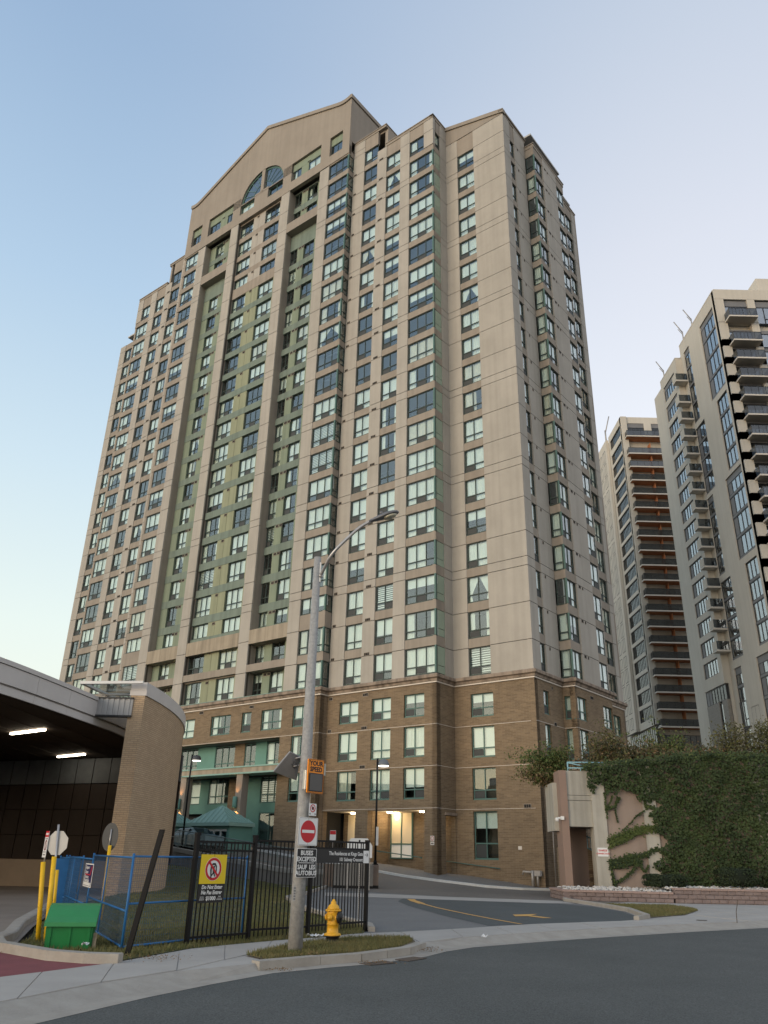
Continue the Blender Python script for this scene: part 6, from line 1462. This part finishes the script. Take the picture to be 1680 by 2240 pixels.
# perforated steel post behind the fence
t = thing('perforated_post', 'thin perforated steel post behind the right fence panel', 'post', (-.45, 24.1, 0)); b = MB(); b.box(-.022,-.022,0,.022,.022,1.45)
for i in range(28): b.box(-.008,-.026,.03+i*.05,.008,-.0225,.05+i*.05,1)
obj('post', b, [GALV, SK], t)
# ------------------------------------------------------------------ hydrant
HYD = mat('hydrant_yellow', (.68,.36,.022), .45, var=.12, scale=9, bump=.25, bscale=45, spec=.45); HBK = mat('hydrant_black', (.016,.016,.016), .5, bump=.2, bscale=40)
hy = thing('fire_hydrant', 'yellow fire hydrant with black side cap in the verge', 'fire hydrant', (-.84, 17.75, 0))
b = MB(); b.lathe([(.155,0),(.155,.015),(.125,.03),(.125,.125),(.15,.13),(.15,.15)], 20); 
for i in range(8): t_ = i*PI/4; b.tube([(.14*math.cos(t_),.14*math.sin(t_),.0),(.14*math.cos(t_),.14*math.sin(t_),.045)], .016, 6)
obj('base', b, HBK, hy)
b = MB(); b.lathe([(.165,.15),(.17,.158),(.17,.178),(.15,.188),(.115,.205),(.112,.34),(.122,.345),(.122,.362),(.112,.367),(.112,.46),(.122,.50),(.128,.56),(.135,.585)], 28); obj('barrel', b, HYD, hy)
b = MB(); b.lathe([(.135,.585),(.158,.59),(.158,.605),(.14,.612)], 28); 
for i in range(8): t_ = i*PI/4+.2; b.tube([(.146*math.cos(t_),.146*math.sin(t_),.575),(.146*math.cos(t_),.146*math.sin(t_),.622)], .010, 6)
obj('bonnet_flange', b, HYD, hy)
b = MB(); b.lathe([(.13,.612),(.118,.65),(.095,.69),(.06,.715),(.055,.72),(.055,.755),(.035,.762),(.03,.79),(.012,.802)], 24); obj('bonnet', b, HYD, hy)
def noz(ang, z, prof, m, nm): 
    M = Matrix.Translation((0,0,z)) @ Matrix.Rotation(ang, 4, 'Z') @ Matrix.Rotation(PI/2, 4, 'Y'); q = MB(); q.lathe(prof, 20, 0, M); return obj(nm, q, m, hy)
noz(-.45, .475, [(.085,.06),(.085,.125)], HYD, 'nozzle'); noz(-.45, .475, [(.1,.125),(.108,.13),(.108,.165),(.085,.178),(.03,.18),(.03,.2),(.01,.205)], HBK, 'side_cap')
noz(PI-.45, .475, [(.05,.06),(.05,.135),(.06,.138),(.06,.158),(.02,.165),(.02,.185)], HYD, 'nozzle'); noz(-PI/2-.45, .475, [(.05,.06),(.05,.13),(.06,.133),(.06,.15),(.02,.157),(.02,.175)], HYD, 'nozzle')
# litter by the hydrant and on the pavement
LIT = mat('litter_paper', (.58,.60,.62), .8, var=.2, scale=40); R_ = random.Random(31)
for lab, x, y, z, s in (('crumpled white packaging lying behind the yellow hydrant', -1.13, 18.75, .04, .11), ('pale blue plastic wrapper left of the packaging by the fence', -1.33, 18.85, .04, .10), ('small white scrap lying on the driveway apron', 2.45, 19.85, .013, .06), ('white crumpled cup on the kerb by the green bin', -4.85, 15.0, .15, .05)):
    b = MB(); P = [[(s*(i/2.5-1)+R_.gauss(0,.012), s*.6*(j/1.5-1)+R_.gauss(0,.012), abs(R_.gauss(.02,.02))) for i in range(6)] for j in range(4)]
    for i in range(5):
        for j in range(3): b.face([P[j][i],P[j][i+1],P[j+1][i+1],P[j+1][i]])
    tag(obj('litter', b, LIT, loc=(x,y,z)), lab, 'litter')
# storm drain grates in the gutter
for lab, x, y, rz in (('left iron storm drain grate in the gutter', .02, 15.75, .75), ('right iron storm drain grate under dry leaves', .62, 16.45, .95)):
    t = thing('storm_drain', lab, 'drain', (x, y, -.095), rz, 'storm drains in the gutter'); IRON = mat('cast_iron', (.09,.075,.065), .7, var=.2, scale=20)
    b = MB(); b.box(-.3,-.22,0,.3,-.19,.012); b.box(-.3,.05,0,.3,.08,.012); b.box(-.3,-.19,0,-.27,.05,.012); b.box(.27,-.19,0,.3,.05,.012); obj('frame', b, IRON, t)
    for k in range(8): q = MB(); q.box(-.26+k*.068,-.19,0,-.225+k*.068,.05,.010); obj('bar', q, IRON, t)
    q = MB(); q.box(-.27,-.19,-.004,.27,.05,.001); obj('dark_well', q, VENT, t)
# ------------------------------------------------------------------ left corner: blue fence panels, bin, bollards, signs
BLU = mat('blue_paint', (.02,.12,.30), .5, var=.1, scale=6, spec=.4); BLUD = mat('blue_mesh', (.03,.085,.17), .6)
BP = [(-9.07,25.23),(-4.44,15.75),(-2.81,18.81)]
def blue_panel(lab, A, B_, h, mid, divs=()):
    A, B_ = Vector(A), Vector(B_); L_ = (B_-A).length; t = thing('hire_fence_panel', lab, 'fence panel', (A.x, A.y, 0), math.atan2((B_-A).y, (B_-A).x), 'blue temporary fence panels')
    b = MB()
    for z in (.06, mid, h): b.tube([(0,0,z),(L_,0,z)], .02, 6)
    obj('frame', b, BLU, t)
    for x in [0, L_, *divs]: b = MB(); b.tube([(x,0,-.02),(x,0,h+.05 if x in (0, L_) else h)], .024 if x in (0, L_) else .018, 6); obj('upright', b, BLU, t)
    w = MB()
    n = int(L_/.055)
    for k in range(1, n): x = L_*k/n; w.box(x-.0016,-.0016,.06,x+.0016,.0016,h)
    for k in range(1, int(h/.1)): w.box(0,-.004,k*.1-.0016,L_,-.0018,k*.1+.0016)
    kind(obj('wire_mesh', w, BLUD, t), 'stuff'); return t
mid1 = Vector(BP[0]).lerp(Vector(BP[1]), .52)
blue_panel('blue mesh hire fence panel nearest the bus loop', BP[0], mid1, 1.42, .45, (2.0,)); blue_panel('blue mesh hire fence panel right of the green bin', mid1, BP[1], 1.5, .62, (2.2,)); blue_panel('blue mesh hire fence panel behind the black picket fence', BP[1], BP[2], 1.52, .74)
d_ = Vector((.35,.5)); blue_panel('folded blue mesh panel leaning at the far end', (BP[0][0]-.1,BP[0][1]-.2), (BP[0][0]+.55,BP[0][1]-1.0), 1.4, .4); blue_panel('second folded blue mesh panel stacked at the far end', (BP[0][0]+.05,BP[0][1]+.1), (BP[0][0]+.75,BP[0][1]-.75), 1.42, .5)
t = thing('folded_fence_stack', 'stack of folded blue panels at the far left end', 'fence panel', (-8.75, 24.5, 0), math.radians(-62)); b = MB()
for k in range(4): b.box(-.05+k*.02,-.35,.0,-.035+k*.02,.35,1.38)
obj('panel', b, BLU, t)
dd = (Vector(BP[1])-Vector(BP[0])).normalized(); pp = Vector(BP[0])+dd*5.25+Vector((dd.y,-dd.x))*.03
rs = signthing('fence_hire_sign', 'dark blue fence rental sign with white border on blue mesh', 'sign', pp.x, pp.y, 1.07, math.atan2(dd.y, dd.x)); NAVY = mat('sign_navy', (.02,.02,.09), .5)
b = MB(); b.box(-.68,-.004,-.25,.68,0,.25,1); b.box(-.62,-.006,-.225,.62,-.0042,.225,0); b.box(-.5,-.0075,.0,.3,-.0062,.025,2); b.prism([(.25,-.0062,0),(.42,-.0062,.19),(.55,-.0062,.19),(.38,-.0062,0)], (0,-.0012,0), 2); b.box(-.58,-.0075,-.215,.58,-.0062,-.15,1); obj('plate', b, [NAVY, SW, SR], rs)
for s_, z in (('Super', .165), ('Save', .065), ('Fence', -.035), ('Rentals', -.11)): write(rs, s_, -.52, z, .105, SW, -.0075, 'LEFT', .002, sx=2.6)
# green grit bin
GRNB = mat('green_plastic', (.012,.17,.045), .42, var=.08, scale=4, spec=.45); GRNL = mat('green_lid', (.02,.20,.055), .38, var=.06, scale=4, spec=.45)
gb_ = thing('grit_bin', 'bright green plastic grit bin with sloping lid on the kerb', 'bin', (-5.4, 15.85, .02), math.radians(14))
W_, D_ = .82, .62
b = MB(); w0, w1 = .36, .39
sidep = lambda sx: [(sx*w0,-.28,0),(sx*w0,.30,0),(sx*w1,.32,.60),(sx*w1,-.31,.38)]
Lp, Rp = sidep(-1), sidep(1); b.face(Lp[::-1]); b.face(Rp); b.face([Lp[0],Rp[0],Rp[3],Lp[3]]); b.face([Rp[1],Lp[1],Lp[2],Rp[2]]); b.face([Lp[1],Rp[1],Rp[0],Lp[0]])
obj('body', b, GRNB, gb_); b = MB()
for y0 in (-.2,.02,.2):
    for sx in (-1, 1): b.prism([(sx*w0,y0-.03,.01),(sx*w0,y0+.03,.01),(sx*(w1-.005),y0+.03,.42+y0*.35),(sx*(w1-.005),y0-.03,.40+y0*.35)], (sx*.022,0,0))
for x0 in (-.345,-.02,.30): b.prism([(x0,-.28,.01),(x0+.045,-.28,.01),(x0+.045,-.305,.36),(x0,-.305,.36)], (0,-.02,0))
obj('rib', b, GRNB, gb_)
b = MB(); prof = [(-.37,.36),(-.36,.425),(-.2,.50),(-.02,.60),(.12,.665),(.25,.69),(.36,.69),(.365,.62)]
for (y0, z0), (y1, z1) in zip(prof[:-1], prof[1:]): b.face([(-.43,y0,z0),(.43,y0,z0),(.43,y1,z1),(-.43,y1,z1)], 0, False)
for sx in (-1, 1):
    low = [(y, z-.075) for y, z in prof[1:-1]]
    for (a0, a1, c0, c1) in zip(prof[1:-2], prof[2:-1], low[:-1], low[1:]):
        q = [(sx*.43,a0[0],a0[1]),(sx*.43,c0[0],c0[1]),(sx*.43,c1[0],c1[1]),(sx*.43,a1[0],a1[1])]; b.face(q if sx > 0 else q[::-1])
    b.face([(sx*.43,-.37,.36),(sx*.43,-.2,.425),(sx*.43,-.36,.425)])
b.face([(-.40,-.3,.37),(.40,-.3,.37),(.40,.33,.6),(-.40,.33,.6)][::-1]); lid = obj('lid', b, GRNL, gb_)
bv = lid.modifiers.new('bevel', 'BEVEL'); bv.width = .012; bv.segments = 2; bv.limit_method = 'ANGLE'
# yellow guard posts and the signs fixed to them
YP = mat('yellow_post', (.70,.43,.012), .5, var=.1, scale=7, bump=.15, bscale=30)
def ypost(lab, x, y, x2, h, r=.045):
    t = thing('guard_post', lab, 'post', (x, y, 0), 0, 'yellow guard posts'); b = MB(); b.tube([(0,0,-.05),(x2-x,0,h)], r, 12); obj('post', b, YP, t); return t
ypost('leftmost yellow guard post under the red and white sign', -6.33, 16.85, -6.5, 1.38); ypost('yellow guard post in front of the stop sign back', -6.12, 16.68, -6.24, 1.48); ypost('shorter yellow guard post just behind the stop sign', -7.74, 21.29, -7.84, 1.15); ypost('yellow guard post behind the blue mesh under the round sign', -7.02, 22.66, -7.06, 1.74)
st = thing('stop_sign', 'back of an octagonal stop sign on a galvanised post', 'sign', (-6.1, 16.78, 0), 0)
b = MB(); b.prism([(-.17+.215*math.cos(PI/8+k*PI/4),.02,1.725+.235*math.sin(PI/8+k*PI/4)) for k in range(8)], (0,.004,0)); obj('plate', b, ALU, st); b = MB(); b.tube([(-.02,0,0),(-.2,0,2.06)], .022, 8); obj('post', b, GALV, st)
ns = thing('no_stopping_sign', 'red and white no stopping sign turned sideways', 'sign', (-6.52, 16.88, 1.7), math.radians(-55))
b = MB(); b.box(-.13,-.004,-.24,.13,0,.24,0); b.box(-.13,-.006,.13,.13,-.0042,.24,1); ring(b, 0,-.02,.07,.095,-.0045,2,24); b.prism([(-.06,-.0045,.04),(-.045,-.0045,.055),(.06,-.0045,-.08),(.045,-.0045,-.095)], (0,-.001,0), 2); b.box(-.09,-.0055,.09,.09,-.0042,.105,3); b.box(-.1,-.0055,-.15,.1,-.0042,-.135,3); b.box(-.08,-.0055,-.2,.08,-.0042,-.18,3); b.box(-.09,-.0072,.165,.09,-.0062,.205,0)
obj('plate', b, [SW, SR, mat('sign_maroon', (.16,.012,.025), .5), GREYP], ns); b = MB(); b.tube([(.02,.02,-.4),(0,.02,.2)], .015, 6); obj('post', b, GALV, ns)
rd = thing('round_sign', 'back of a dark round sign on a yellow sleeved post', 'sign', (-7.08, 22.72, 0), 0)
b = MB(); b.prism([(-.03+.21*math.cos(k*PI/14),.02,1.945+.355*math.sin(k*PI/14)) for k in range(28)], (0,.006,0)); obj('plate', b, mat('dark_sign_back', (.075,.075,.072), .5, var=.1, scale=4), rd); b = MB(); b.tube([(-.02,0,1.6),(-.02,0,2.14)], .018, 8); obj('post', b, GALV, rd)
lp = thing('leaning_post', 'black square post leaning to the right by the kerb', 'post', (-4.15, 15.08, 0)); b = MB(); ax = Vector((.34,0,1.97)); w = .042
b.prism([(-w,-w,-.05),(w,-w,-.05),(w,w,-.05),(-w,w,-.05)], tuple(ax+Vector((0,0,.05)))); obj('post', b, BLKP, lp); b = MB(); b.box(-.1,-.1,-.01,.1,.1,.02); obj('base_plate', b, BLKP, lp)
t = thing('survey_stake', 'short pale wooden stake beside the green bin', 'stake', (-4.93, 15.75, 0)); b = MB(); b.box(-.03,-.012,0,.03,.012,.27); obj('stake', b, mat('weathered_wood', (.30,.25,.18), .9, var=.2, scale=12), t)
t = thing('bent_rod', 'thin bent rod standing at the right edge of the pavement', 'rod', (10.98, 26.7, 0)); b = MB(); b.tube([(0,0,0),(.02,0,.3),(.12,0,.62)], .012, 5); obj('rod', b, BACK, t)
b = MB(); b.lathe([(.16,0),(.16,.012),(.02,.014)], 20); tag(obj('manhole_cover', b, mat('cover_iron', (.10,.095,.09), .7, var=.2, scale=15), loc=(10.1, 27.2, .014)), 'small round iron cover set in the right pavement', 'cover')
flush_windows(tower)
